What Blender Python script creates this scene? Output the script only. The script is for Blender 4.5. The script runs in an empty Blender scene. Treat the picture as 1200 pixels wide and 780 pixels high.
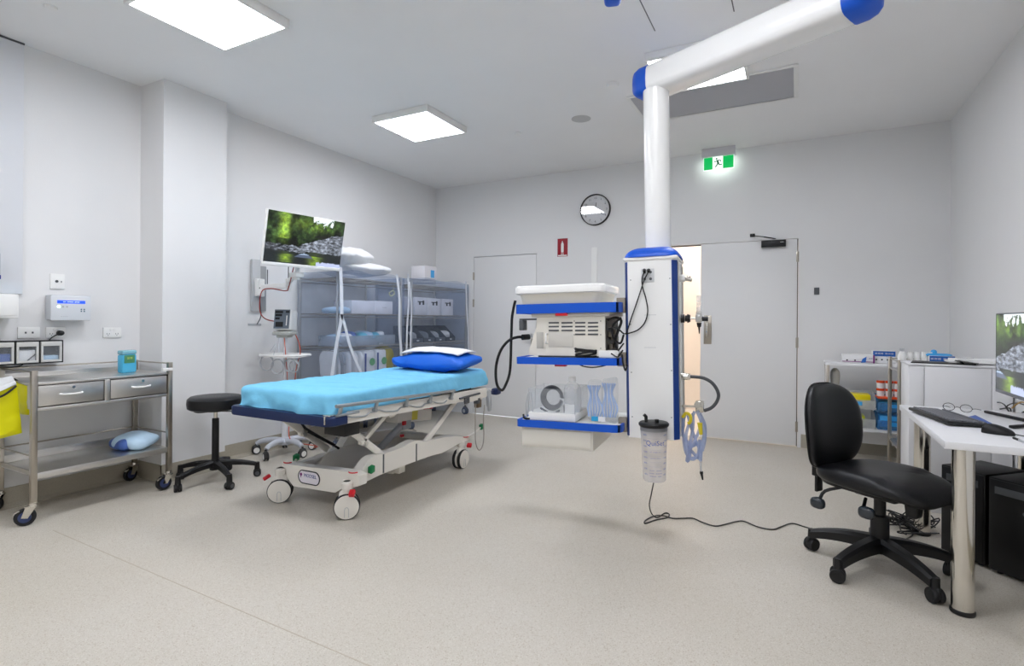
import bpy, bmesh, math, random
from mathutils import Vector, Matrix, noise, Euler
C = bpy.context.scene.collection
PI = math.pi
random.seed(7)
# ---------------------------------------------------------------- camera, world, exposure
YAW, ROLL, FPX, HOR, CAMZ = 0.4886, 0.0066, 629.5435, 374.7332, 1.224
cam = bpy.data.cameras.new('camera'); camo = bpy.data.objects.new('camera', cam); C.objects.link(camo)
cam.sensor_width = 36; cam.lens = FPX/1200*36; cam.shift_y = -(390-HOR)/1200; cam.clip_start = .05
camo.matrix_world = Matrix.Translation((0,0,CAMZ)) @ Matrix.Rotation(YAW,4,'Z') @ Matrix.Rotation(PI/2,4,'X') @ Matrix.Rotation(ROLL,4,'Z')
bpy.context.scene.camera = camo
w = bpy.data.worlds.new('world'); bpy.context.scene.world = w; w.use_nodes = True
w.node_tree.nodes['Background'].inputs[0].default_value = (.8,.85,.9,1); w.node_tree.nodes['Background'].inputs[1].default_value = .5
vs = bpy.context.scene.view_settings; vs.view_transform = 'Standard'; vs.look = 'None'; vs.gamma = 1; vs.use_curve_mapping = False
vs.exposure = 1.6
PANEL_LIGHT = 7.5
# ---------------------------------------------------------------- measuring helper: a sight line cut with a real plane
_c, _s, _cr, _sr = math.cos(YAW), math.sin(YAW), math.cos(ROLL), math.sin(ROLL)
def U(px, py, x=None, y=None, z=None):
    a = px-600; b = py-HOR; u = _cr*a+_sr*b; v = -_sr*a+_cr*b
    X, Z = u/FPX, -v/FPX
    d = Vector((_c*X-_s, _s*X+_c, Z))
    t = x/d.x if x is not None else (y/d.y if y is not None else (z-CAMZ)/d.z)
    return Vector((0,0,CAMZ))+d*t
# ---------------------------------------------------------------- materials
def srgb(c):
    if isinstance(c, str): c = tuple(int(c[i:i+2],16)/255 for i in (0,2,4))
    return tuple((v/12.92 if v <= .04045 else ((v+.055)/1.055)**2.4) for v in c)
MATS = {}
def mat(name, col, rough=.5, metal=0, emit=0, noise_amt=0, noise_scale=20, bump=0, bump_scale=60, trans=0, alpha=1, coat=0, spec=.5, wave=0, ior=1.45, sub=0):
    if name in MATS: return MATS[name]
    m = bpy.data.materials.new(name); m.use_nodes = True; nt = m.node_tree; N = nt.nodes; L = nt.links
    b = N['Principled BSDF']; c = srgb(col)
    b.inputs['Base Color'].default_value = (*c,1); b.inputs['Roughness'].default_value = rough; b.inputs['Metallic'].default_value = metal
    b.inputs['Specular IOR Level'].default_value = spec; b.inputs['Coat Weight'].default_value = coat; b.inputs['IOR'].default_value = ior
    b.inputs['Transmission Weight'].default_value = trans; b.inputs['Alpha'].default_value = alpha
    if emit: b.inputs['Emission Color'].default_value = (*c,1); b.inputs['Emission Strength'].default_value = emit
    tc = N.new('ShaderNodeTexCoord')
    if noise_amt:
        n = N.new('ShaderNodeTexNoise'); n.inputs['Scale'].default_value = noise_scale; n.inputs['Detail'].default_value = 4
        L.new(tc.outputs['Object'], n.inputs['Vector'])
        r = N.new('ShaderNodeValToRGB'); r.color_ramp.elements[0].position = .3; r.color_ramp.elements[1].position = .7
        r.color_ramp.elements[0].color = (*[v*(1-noise_amt) for v in c],1); r.color_ramp.elements[1].color = (*[min(1,v*(1+noise_amt)) for v in c],1)
        L.new(n.outputs['Fac'], r.inputs[0]); L.new(r.outputs[0], b.inputs['Base Color'])
    if bump:
        n2 = N.new('ShaderNodeTexNoise'); n2.inputs['Scale'].default_value = bump_scale; n2.inputs['Detail'].default_value = 3
        if wave:
            mp = N.new('ShaderNodeMapping'); mp.inputs['Scale'].default_value = (1,1,wave); L.new(tc.outputs['Object'], mp.inputs[0]); L.new(mp.outputs[0], n2.inputs['Vector'])
        else: L.new(tc.outputs['Object'], n2.inputs['Vector'])
        bm_ = N.new('ShaderNodeBump'); bm_.inputs['Strength'].default_value = bump; bm_.inputs['Distance'].default_value = .01
        L.new(n2.outputs['Fac'], bm_.inputs['Height']); L.new(bm_.outputs[0], b.inputs['Normal'])
    MATS[name] = m; return m
def film(name, col, dens, rough=.25):
    """thin clear or cloudy plastic: part clear, part scattering"""
    if name in MATS: return MATS[name]
    m = bpy.data.materials.new(name); m.use_nodes = True; nt = m.node_tree; N = nt.nodes; L = nt.links
    N.remove(N['Principled BSDF']); out = N['Material Output']; c = srgb(col)
    tr = N.new('ShaderNodeBsdfTransparent'); tr.inputs[0].default_value = (*([.93+.07*v for v in c] if dens < .45 and c[2]-c[0] < .25 else [.6+.4*v for v in c]),1)
    df = N.new('ShaderNodeBsdfDiffuse'); df.inputs[0].default_value = (*c,1)
    tl = N.new('ShaderNodeBsdfTranslucent'); tl.inputs[0].default_value = (*c,1)
    gl = N.new('ShaderNodeBsdfGlossy'); gl.inputs['Roughness'].default_value = rough
    a = N.new('ShaderNodeMixShader'); L.new(df.outputs[0], a.inputs[1]); L.new(tl.outputs[0], a.inputs[2]); a.inputs[0].default_value = .5
    b = N.new('ShaderNodeMixShader'); b.inputs[0].default_value = .12; L.new(a.outputs[0], b.inputs[1]); L.new(gl.outputs[0], b.inputs[2])
    d = N.new('ShaderNodeMixShader'); L.new(tr.outputs[0], d.inputs[1]); L.new(b.outputs[0], d.inputs[2])
    tc = N.new('ShaderNodeTexCoord'); n = N.new('ShaderNodeTexNoise'); n.inputs['Scale'].default_value = 9; L.new(tc.outputs['Object'], n.inputs['Vector'])
    mr = N.new('ShaderNodeMapRange'); mr.inputs['From Min'].default_value = .3; mr.inputs['From Max'].default_value = .7
    mr.inputs['To Min'].default_value = dens*.75; mr.inputs['To Max'].default_value = min(1,dens*1.25); L.new(n.outputs['Fac'], mr.inputs[0]); L.new(mr.outputs[0], d.inputs[0])
    L.new(d.outputs[0], out.inputs[0]); MATS[name] = m; return m
def pane(name, refl, rough=.0):
    """clean thin glass: mostly clear with a mirror share"""
    m = bpy.data.materials.new(name); m.use_nodes = True; nt = m.node_tree; N = nt.nodes; L = nt.links; N.remove(N['Principled BSDF'])
    t = N.new('ShaderNodeBsdfTransparent'); g = N.new('ShaderNodeBsdfGlossy'); g.inputs['Roughness'].default_value = rough; x = N.new('ShaderNodeMixShader'); x.inputs[0].default_value = refl
    L.new(t.outputs[0], x.inputs[1]); L.new(g.outputs[0], x.inputs[2]); L.new(x.outputs[0], N['Material Output'].inputs[0]); MATS[name] = m; return m
def attr_emit(name, strength):
    m = bpy.data.materials.new(name); m.use_nodes = True; nt = m.node_tree; b = nt.nodes['Principled BSDF']
    a = nt.nodes.new('ShaderNodeAttribute'); a.attribute_name = 'Col'; b.inputs['Base Color'].default_value = (.01,.01,.01,1)
    nt.links.new(a.outputs['Color'], b.inputs['Emission Color']); b.inputs['Emission Strength'].default_value = strength; b.inputs['Roughness'].default_value = .15
    MATS[name] = m; return m
WALL = mat('wall_paint', 'e9e9e9', .75, bump=.05, bump_scale=120, noise_amt=.01, noise_scale=2)
CEIL = mat('ceiling_paint', 'f3f3f3', .85, noise_amt=.01, noise_scale=2)
def vinyl():
    m = bpy.data.materials.new('speckled_vinyl'); m.use_nodes = True; nt = m.node_tree; N = nt.nodes; L = nt.links; b = N['Principled BSDF']
    tc = N.new('ShaderNodeTexCoord')
    v = N.new('ShaderNodeTexVoronoi'); v.inputs['Scale'].default_value = 330; L.new(tc.outputs['Object'], v.inputs['Vector'])
    r = N.new('ShaderNodeValToRGB'); r.color_ramp.interpolation = 'CONSTANT'
    e = r.color_ramp.elements; e[0].position = 0; e[0].color = (*srgb('b3a796'),1); e[1].position = .06; e[1].color = (*srgb('cec8bd'),1)
    for p, c in ((.35,'c9c3b7'),(.6,'d0cac0'),(.8,'c6c0b4'),(.95,'dad6cc')): k = e.new(p); k.color = (*srgb(c),1)
    sx = N.new('ShaderNodeSeparateColor'); L.new(v.outputs['Color'], sx.inputs[0]); L.new(sx.outputs[0], r.inputs[0])
    v2 = N.new('ShaderNodeTexNoise'); v2.inputs['Scale'].default_value = 1.3; v2.inputs['Detail'].default_value = 3; L.new(tc.outputs['Object'], v2.inputs['Vector'])
    r2 = N.new('ShaderNodeValToRGB'); r2.color_ramp.elements[0].position = .35; r2.color_ramp.elements[0].color = (.94,.93,.91,1); r2.color_ramp.elements[1].position = .7; r2.color_ramp.elements[1].color = (1,1,1,1)
    L.new(v2.outputs['Fac'], r2.inputs[0])
    mx = N.new('ShaderNodeMix'); mx.data_type = 'RGBA'; mx.blend_type = 'MULTIPLY'; mx.inputs[0].default_value = 1
    L.new(r.outputs[0], mx.inputs[6]); L.new(r2.outputs[0], mx.inputs[7]); L.new(mx.outputs[2], b.inputs['Base Color'])
    b.inputs['Roughness'].default_value = .42; b.inputs['Specular IOR Level'].default_value = .35
    n = N.new('ShaderNodeTexNoise'); n.inputs['Scale'].default_value = 90; L.new(tc.outputs['Object'], n.inputs['Vector'])
    bp = N.new('ShaderNodeBump'); bp.inputs['Strength'].default_value = .12; bp.inputs['Distance'].default_value = .004; L.new(n.outputs['Fac'], bp.inputs['Height']); L.new(bp.outputs[0], b.inputs['Normal'])
    MATS['speckled_vinyl'] = m; return m
VINYL = vinyl()
PAINTW = mat('door_paint', 'e8e8e8', .5)
WHITE = mat('white_plastic', 'f2f2f0', .4)
WHITEG = mat('white_enamel', 'f5f5f3', .25, coat=.3)
CREAM = mat('cream_plastic', 'e6e2d8', .4)
CREAMD = mat('beige_plastic', 'dcd6ca', .45)
GREYP = mat('grey_plastic', 'b9bcc0', .45)
GREYD = mat('dark_grey_plastic', '55585c', .45)
BLACK = mat('black_plastic', '0e0e10', .42)
BLACKV = mat('black_vinyl', '0b0c10', .36, bump=.15, bump_scale=300, spec=.5)
RUBBER = mat('black_rubber', '1a1a1c', .6)
STEEL = mat('brushed_steel', 'd2d0cc', .36, 1, noise_amt=.06, noise_scale=6, bump=.05, bump_scale=80)
STEELD = mat('satin_steel_tube', 'b5aea3', .3, 1)
CHROME = mat('chrome', 'dcd8d0', .12, 1)
BLUE = mat('blue_trim', '0055cc', .4)
BLUED = mat('dark_blue_trim', '123a86', .35)
NAVY = mat('navy_vinyl', '0f2452', .4)
SHEET = mat('sky_blue_drape', '7ccaee', .8, bump=.5, bump_scale=18, noise_amt=.04, noise_scale=12)
PILB = mat('royal_blue_pillow', '0864d4', .5, bump=.6, bump_scale=11)
CLOTH = mat('white_linen', 'eeeff1', .85, bump=.3, bump_scale=30)
PAPER = mat('paper_white', 'f0f0f0', .7)
CARD = mat('white_card', 'e8e6ea', .7)
RED = mat('red_plastic', 'd0202c', .4)
REDS = mat('red_sign', '9c1226', .5)
GREEN = mat('green_plastic', '14804c', .45)
YEL = mat('yellow_bag', 'ddd800', .35, bump=.4, bump_scale=12, spec=.5)
YELM = mat('mustard_pack', 'b2a22a', .5)
ORANGE = mat('orange_lid', 'e8501c', .4)
CABO = mat('orange_cable', 'c4553a', .5)
SKYB = mat('sky_blue_plastic', '3fa6e4', .35)
PALEB = mat('pale_blue_wrap', 'bcd8ee', .4, bump=.5, bump_scale=25)
PERI = mat('blue_wrap', '4a6ab4', .4, bump=.4, bump_scale=25)
DESKW = mat('white_laminate', 'ececee', .35)
INK = mat('navy_ink', '24408f', .6)
INKD = mat('dark_ink', '2b2c33', .6)
LILAC = mat('mauve_ink', '8a3a84', .6)
CLEAR = film('clear_plastic', 'e8eef4', .16, .1)
CLEARM = film('cloudy_plastic', 'e2e8f0', .38, .2)
COVER = film('blue_tinted_cover', 'c8d6ec', .15, .3)
ZIP = mat('white_zip_tape', 'dfe4ec', .6)
TUBEB = film('pale_blue_tubing', 'ccd8f4', .7, .2)
SEAM = mat('weld_line', 'bdb2a0', .6)
SKIRT = mat('vinyl_skirting', 'b0a999', .5, noise_amt=.07, noise_scale=160)
DARKGAP = mat('shadow_gap', '6c6c6c', .8)
CORR = mat('cream_corridor_paint', 'f3ebe3', .7)
CGL = None
GLOW = mat('light_diffuser', 'f6f8ff', .5, emit=PANEL_LIGHT)
# ---------------------------------------------------------------- mesh builder
def frame(d):
    d = Vector(d).normalized(); a = Vector((0,0,1)) if abs(d.z) < .95 else Vector((1,0,0))
    u = d.cross(a).normalized(); return u, d.cross(u).normalized(), d
class B:
    def __init__(s): s.v = []; s.f = []; s.m = []
    def add(s, vs_, fs, mi=0, M=None):
        o = len(s.v)
        s.v += [tuple(M@Vector(p)) if M else tuple(p) for p in vs_]; s.f += [tuple(i+o for i in f) for f in fs]; s.m += [mi]*len(fs); return s
    def box(s, c, d, bev=0, mi=0, R=None, seg=2, taper=None):
        bm = bmesh.new(); bmesh.ops.create_cube(bm, size=1)
        for v in bm.verts: v.co = Vector((v.co.x*d[0], v.co.y*d[1], v.co.z*d[2]))
        if taper:
            for v in bm.verts:
                if v.co.z < 0: v.co.x *= taper[0]; v.co.y *= taper[1]
        if bev: bmesh.ops.bevel(bm, geom=bm.edges[:], offset=bev, segments=seg, profile=.5, affect='EDGES', clamp_overlap=True)
        M = Matrix.Translation(c) @ (R.to_4x4() if R else Matrix())
        bm.verts.index_update(); s.add([v.co.copy() for v in bm.verts], [[v.index for v in f.verts] for f in bm.faces], mi, M); bm.free(); return s
    def bb(s, x0, x1, y0, y1, z0, z1, bev=0, mi=0): return s.box(((x0+x1)/2,(y0+y1)/2,(z0+z1)/2), (abs(x1-x0),abs(y1-y0),abs(z1-z0)), bev, mi)
    def cyl(s, p0, p1, r0, r1=None, n=16, mi=0, cap=True):
        p0 = Vector(p0); p1 = Vector(p1); r1 = r0 if r1 is None else r1; u, w_, d = frame(p1-p0); vs_ = []
        for p, r in ((p0,r0),(p1,r1)):
            for i in range(n): a = 2*PI*i/n; vs_.append(p+(u*math.cos(a)+w_*math.sin(a))*r)
        fs = [(i,(i+1)%n,n+(i+1)%n,n+i) for i in range(n)]
        if cap: fs += [tuple(range(n-1,-1,-1)), tuple(range(n,2*n))]
        return s.add(vs_, fs, mi)
    def bar(s, p0, p1, w_, h_, mi=0, bev=0, up=(0,0,1)):
        p0 = Vector(p0); p1 = Vector(p1); d = (p1-p0); L = d.length; d.normalize(); up = Vector(up)
        sd = d.cross(up).normalized(); up2 = sd.cross(d).normalized(); R = Matrix((sd, d, up2)).transposed()
        return s.box((p0+p1)/2, (w_, L, h_), bev, mi, R)
    def tube(s, pts, r, n=8, mi=0, sm=0, closed=False, cap=True):
        P = [Vector(p) for p in pts]
        if sm: P = spline(P, sm, closed)
        m = len(P); vs_ = []; prev = None; rr = r if callable(r) else (lambda t: r)
        for i, p in enumerate(P):
            a = P[(i-1)%m] if (closed or i) else p; b = P[(i+1)%m] if (closed or i < m-1) else p
            d = (b-a); d = d.normalized() if d.length > 1e-9 else Vector((0,0,1))
            if prev is None: u, w_, _ = frame(d)
            else:
                u = prev - d*prev.dot(d)
                u = u.normalized() if u.length > 1e-6 else frame(d)[0]
                w_ = d.cross(u)
            prev = u; q = rr(i/max(1,m-1))
            for k in range(n): t = 2*PI*k/n; vs_.append(p+(u*math.cos(t)+w_*math.sin(t))*q)
        fs = []
        for i in range(m if closed else m-1):
            j = (i+1)%m
            for k in range(n): fs.append((i*n+k, i*n+(k+1)%n, j*n+(k+1)%n, j*n+k))
        if cap and not closed: fs += [tuple(range(n-1,-1,-1)), tuple(range((m-1)*n, m*n))]
        return s.add(vs_, fs, mi)
    def lathe(s, prof, c=(0,0,0), n=24, mi=0, R=None, cap=True):
        vs_ = []; m = len(prof)
        for r, z in prof:
            for i in range(n): a = 2*PI*i/n; vs_.append((r*math.cos(a), r*math.sin(a), z))
        fs = [(j*n+i, j*n+(i+1)%n, (j+1)*n+(i+1)%n, (j+1)*n+i) for j in range(m-1) for i in range(n)]
        if cap:
            if prof[0][0] > 1e-6: fs.append(tuple(range(n-1,-1,-1)))
            if prof[-1][0] > 1e-6: fs.append(tuple(range((m-1)*n, m*n)))
        return s.add(vs_, fs, mi, Matrix.Translation(c) @ (R.to_4x4() if R else Matrix()))
    def prism(s, poly, t0, t1, ax='z', mi=0):
        def P(a, b, t): return {'z':(a,b,t),'y':(a,t,b),'x':(t,a,b)}[ax]
        n = len(poly); vs_ = [P(a,b,t0) for a,b in poly]+[P(a,b,t1) for a,b in poly]
        return s.add(vs_, [tuple(range(n-1,-1,-1)), tuple(range(n,2*n))]+[(i,(i+1)%n,n+(i+1)%n,n+i) for i in range(n)], mi)
    def sq(s, c, r, e1=1, e2=1, nu=24, nv=14, mi=0, fn=None, R=None):
        """superellipsoid"""
        f = lambda w_, e: math.copysign(abs(w_)**e, w_); vs_ = []
        for j in range(nv+1):
            b = -PI/2+PI*j/nv
            for i in range(nu):
                a = 2*PI*i/nu
                p = Vector((r[0]*f(math.cos(b),e2)*f(math.cos(a),e1), r[1]*f(math.cos(b),e2)*f(math.sin(a),e1), r[2]*f(math.sin(b),e2)))
                vs_.append(fn(p) if fn else p)
        fs = [(j*nu+i, j*nu+(i+1)%nu, (j+1)*nu+(i+1)%nu, (j+1)*nu+i) for j in range(nv) for i in range(nu)]
        return s.add(vs_, fs, mi, Matrix.Translation(c) @ (R.to_4x4() if R else Matrix()))
    def grid(s, fn, nu, nv, mi=0):
        vs_ = [fn(i/nu, j/nv) for j in range(nv+1) for i in range(nu+1)]; q = nu+1
        return s.add(vs_, [(j*q+i, j*q+i+1, (j+1)*q+i+1, (j+1)*q+i) for j in range(nv) for i in range(nu)], mi)
def spline(P, k, closed=False):
    n = len(P); out = []
    rng = range(n) if closed else range(n-1)
    for i in rng:
        p0 = P[(i-1)%n] if (closed or i) else P[0]*2-P[1]; p1 = P[i]; p2 = P[(i+1)%n]; p3 = P[(i+2)%n] if (closed or i < n-2) else P[-1]*2-P[-2]
        for j in range(k):
            t = j/k; out.append(.5*((2*p1)+(p2-p0)*t+(2*p0-5*p1+4*p2-p3)*t*t+(3*p1-p0-3*p2+p3)*t**3))
    if not closed: out.append(P[-1])
    return out
def rot(x=0, y=0, z=0): return Euler((x,y,z)).to_matrix()
ORG = {}
ORD = ['leftmost','second','third','fourth','fifth','sixth','seventh','eighth','ninth']
def obj(name, b, mats, parent=None, smooth=38, solid=0):
    me = bpy.data.meshes.new(name); o_ = ORG.get(parent.name, Vector()) if parent else Vector()
    me.from_pydata([tuple(Vector(p)-o_) for p in b.v], [], b.f)
    mats = mats if isinstance(mats, (list,tuple)) else [mats]
    for m in mats: me.materials.append(m)
    if len(mats) > 1: me.polygons.foreach_set('material_index', b.m)
    me.validate(); bm = bmesh.new(); bm.from_mesh(me); bmesh.ops.remove_doubles(bm, verts=bm.verts, dist=1e-6); bmesh.ops.recalc_face_normals(bm, faces=bm.faces); bm.to_mesh(me); bm.free()
    if smooth: me.polygons.foreach_set('use_smooth', [True]*len(me.polygons)); me.set_sharp_from_angle(angle=math.radians(smooth))
    o = bpy.data.objects.new(name, me); C.objects.link(o)
    if parent: o.parent = parent; ORG[o.name] = o_
    if solid: md = o.modifiers.new('thickness', 'SOLIDIFY'); md.thickness = solid; md.offset = 0
    return o
def tag(o, label, cat, group=None, kind=None):
    o['label'] = label; o['category'] = cat
    if group: o['group'] = group
    if kind: o['kind'] = kind
    return o
def thing(name, label, cat, loc=(0,0,0), group=None):
    o = bpy.data.objects.new(name, None); C.objects.link(o); o.location = loc; o.empty_display_size = .05
    ORG[o.name] = Vector(loc); return tag(o, label, cat, group)
def single(name, b, mats, label, cat, group=None, smooth=38, solid=0):
    """a thing that is one mesh; its origin is moved to its base"""
    n = len(b.v); lo = Vector((sum(p[0] for p in b.v)/n, sum(p[1] for p in b.v)/n, min(p[2] for p in b.v)))
    b.v = [tuple(Vector(p)-lo) for p in b.v]; o = obj(name, b, mats, None, smooth, solid); o.location = lo; return tag(o, label, cat, group)
def struct(name, b, mats, smooth=30):
    o = obj(name, b, mats, None, smooth); o['kind'] = 'structure'; return o
def text(s, size, M, mt, parent, name='lettering', ext=.0004, align='CENTER', sx=1):
    cu = bpy.data.curves.new(name, 'FONT'); cu.body = s; cu.size = size; cu.extrude = ext; cu.align_x = align; cu.align_y = 'CENTER'; cu.resolution_u = 2
    t = bpy.data.objects.new(name, cu); C.objects.link(t); bpy.context.view_layer.update()
    me = bpy.data.meshes.new_from_object(t.evaluated_get(bpy.context.evaluated_depsgraph_get())); bpy.data.objects.remove(t); bpy.data.curves.remove(cu)
    o_ = ORG.get(parent.name, Vector()) if parent else Vector()
    me.transform(Matrix.Translation(-o_) @ M @ Matrix.Diagonal((sx,1,1,1))); me.materials.clear(); me.materials.append(mt); me.name = name
    o = bpy.data.objects.new(name, me); C.objects.link(o)
    if parent: o.parent = parent; ORG[o.name] = o_
    return o
def MF(pos, right, up):
    """matrix that lays flat print at pos with the given right and up directions"""
    r = Vector(right).normalized(); u = Vector(up); u = (u-r*u.dot(r)).normalized(); n = r.cross(u)
    M = Matrix((r,u,n)).transposed().to_4x4(); M.translation = Vector(pos); return M
def dup(root, loc=None, rz=None, label=None, group=None):
    r = root.copy(); C.objects.link(r); ORG[r.name] = ORG.get(root.name, Vector()).copy()
    if loc is not None: r.location = loc
    if rz is not None: r.rotation_euler = (0,0,rz)
    if label: r['label'] = label
    if group: r['group'] = group
    for ch in list(root.children):
        c = ch.copy(); C.objects.link(c); c.parent = r
        for g in list(ch.children): d = g.copy(); C.objects.link(d); d.parent = c
    return r
def ribbon(b, pts, wid, wdir, mi=0, sm=4, nrm=None, th=.0015):
    P = spline([Vector(p) for p in pts], sm); wd = Vector(wdir).normalized(); vs_ = []
    for p in P: vs_ += [p-wd*wid/2, p+wd*wid/2]
    t = (P[-1]-P[0]).cross(wd).normalized()*th; n = len(vs_)
    vs_ += [Vector(q)+t for q in vs_]; fs = []
    for i in range(len(P)-1): a = 2*i; fs += [(a,a+1,a+3,a+2),(n+a,n+a+2,n+a+3,n+a+1),(a,a+2,n+a+2,n+a),(a+1,n+a+1,n+a+3,a+3)]
    b.add(vs_, fs, mi)
# ================================================================ THE ROOM
W, W2, XC, D, XR, H, YF = -4.3355, -4.46, -4.158, 5.947, 1.176, 2.996, -1.7
Y1, Y2 = 2.30, 2.80        # the pier between the two wall recesses
KB = .13
b = B(); b.bb(W2-.2, XR+.2, YF-.2, D+.02, -.1, 0); fl = struct('floor', b, VINYL)
b = B(); b.bar(U(62,621,z=.0006), U(450,787,z=.0006), .004, .0008); obj('weld_seam', b, SEAM, fl)
b = B(); b.bb(W2-.2, XR+.2, YF-.2, D+.2, H, H+.1); ce = struct('ceiling', b, CEIL)
prof = [(W2,YF),(W2,Y1),(XC,Y1),(XC,Y2),(W,Y2),(W,D+.1),(W2-.2,D+.1),(W2-.2,YF)]
b = B(); b.prism(prof, 0, H); struct('wall_left', b, WALL, 0)
b = B(); t = .008
for (x0,y0),(x1,y1) in (((W2,YF),(W2,Y1)),((XC,Y2),(XC,Y1)),((W,Y2),(W,D-.35))): b.bb(min(x0,x1)-.002, max(x0,x1)+t, min(y0,y1)-(t if x0==XC else 0), max(y0,y1), 0, KB)
b.bb(W2, XC+t, Y1-t, Y1, 0, KB); b.bb(W, XC+t, Y2, Y2+t, 0, KB)
# coved foot of the vinyl
for x, y0, y1 in ((W2,YF,Y1),(XC,Y1,Y2),(W,Y2,D-.35)): b.prism([(x+t-.001,0),(x+t-.001,.03),(x+t+.008,.01),(x+t+.026,0)], y0, y1, 'y')
struct('baseboard_left', b, SKIRT)
b = B(); b.bb(XR, XR+.1, YF, D+.1, 0, H); struct('wall_right', b, WALL)
b = B(); b.bb(XR-t, XR+.001, YF, D, 0, KB); struct('baseboard_right', b, SKIRT)
b = B(); b.bb(W2-.1, XR+.1, YF-.1, YF, 0, H); struct('wall_front', b, WALL)
# back wall with two openings
D1a, D1b, DTOP = -3.734, -2.825, 2.04
OPa, D2a, D2b = -1.36, -.905, -.003
b = B()
for x0, x1, z0, z1 in ((W2-.1,D1a,0,H),(D1a,D1b,DTOP,H),(D1b,OPa,0,H),(OPa,D2b+.006,DTOP,H),(D2b+.006,XR+.1,0,H)): b.bb(x0, x1, D, D+.12, z0, z1)
struct('wall_back', b, WALL)
b = B()
for x0, x1 in ((D1b+.06,OPa-.05),(.035,XR)): b.bb(x0, x1, D-t, D+.001, 0, KB)
struct('baseboard_back', b, SKIRT)
# corridor seen through the open leaf
b = B(); b.bb(-2.6, .6, D+.02, D+1.9, -.1, 0); struct('floor_corridor', b, CREAM)
b = B(); b.bb(-2.6, .6, D+1.8, D+1.9, 0, 2.7); b.bb(-2.7,-2.6,D+.12,D+1.9,0,2.7); b.bb(.6,.7,D+.12,D+1.9,0,2.7); struct('wall_corridor', b, CORR)
b = B(); b.bb(-2.7, .7, D+.12, D+1.9, 2.7, 2.8); struct('ceiling_corridor', b, CORR)
WARM = mat('corridor_diffuser', 'fff0e2', .5, emit=11)
cl = thing('corridor_light', 'warm ceiling light panel in the corridor beyond the open door', 'ceiling light', (-1.1,D+1,2.7))
b = B(); b.bb(-1.4,-.8,D+.7,D+1.3,2.68,2.699,.003); obj('frame', b, WHITE, cl)
b = B(); b.bb(-1.37,-.83,D+.73,D+1.27,2.674,2.68); obj('diffuser', b, WARM, cl)
def hinge(x, z, par, y=D):
    b = B(); b.cyl((x,y-.006,z-.05),(x,y-.006,z+.05),.006,n=8); b.bb(x-.012,x+.012,y-.004,y+.002,z-.05,z+.05,.001); obj('hinge', b, STEELD, par)
# door 1, shut, flush with the wall
b = B(); b.bb(D1a+.005, D1b-.007, D+.004, D+.044, .008, DTOP-.006, .001); d1 = struct('door_1', b, PAINTW)
b = B(); b.bb(D1a-.001, D1b+.001, D+.05, D+.07, 0, DTOP+.001); obj('shadow_gap', b, DARKGAP, d1)
for z in (1.79, .95+.49, .3): hinge(D1a+.002, z, d1)
b = B(); b.bb(-2.893,-2.857,D-.006,D+.006,.9,1.06,.002); b.cyl((-2.875,D-.05,1.0),(-2.875,D,1.0),.009,n=10); b.cyl((-2.875,D-.05,1.0),(-2.99,D-.05,1.0),.009,n=10); obj('handle', b, STEEL, d1)
# door 2: right leaf nearly shut, left leaf folded back out of sight
b = B(); b.bb(D2a, D2b-.004, D-.004, D+.036, .012, DTOP-.006, .001); d2 = struct('door_2', b, PAINTW)
b = B(); b.bb(D2b-.004, D2b+.004, D+.045, D+.06, 0, DTOP); b.bb(OPa, D2b, D+.06, D+.075, DTOP-.012, DTOP); obj('shadow_gap', b, DARKGAP, d2)
for z in (1.86, 1.02, .2): hinge(D2b, z, d2, D-.003)
b = B(); b.bb(-.872,-.794,D-.012,D-.004,.985,1.285,.004); b.bb(-.850,-.842,D-.0135,D-.011,1.03,1.05); obj('handle_plate', b, STEELD, d2)
b = B(); b.cyl((-.833,D-.055,1.20),(-.833,D-.004,1.20),.011,n=12); b.bar((-.833,D-.055,1.205),(-.833,D-.055,1.06),.016,.012,0,.004,(0,1,0)); obj('lever', b, CHROME, d2)
b = B(); b.bb(-.325,-.105,D-.05,D-.004,1.965,2.03,.004); cb = obj('closer', b, BLACK, d2)
b = B(); b.bar((-.20,D-.03,2.045),(-.29,D-.12,2.055),.02,.008,0,.002); b.bar((-.29,D-.12,2.057),(-.40,D-.02,2.09),.018,.008,0,.002); b.bb(-.43,-.385,D-.03,D,2.08,2.11,.003); obj('closer_arm', b, BLACK, d2)
b = B(); b.bb(-.155,-.125,D-.0512,D-.0498,2.005,2.009); obj('label_plate', b, WHITE, d2)
b = B(); b.bb(D2b+.006, D2b+.034, D-.006, D+.1, 0, .0+DTOP); struct('trim_1', b, PAINTW)
b = B(); b.bb(-2.12,-2.05,D-.012,D+.001,1.2,2.07,.002); struct('trim_2', b, WHITE)
# hatch in the ceiling, drawn by its thin joints
b = B()
for x in (-.78,-.331): b.bb(x-.003, x+.003, 2.3, 3.305, H-.0012, H+.001)
struct('trim_3', b, DARKGAP)
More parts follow.
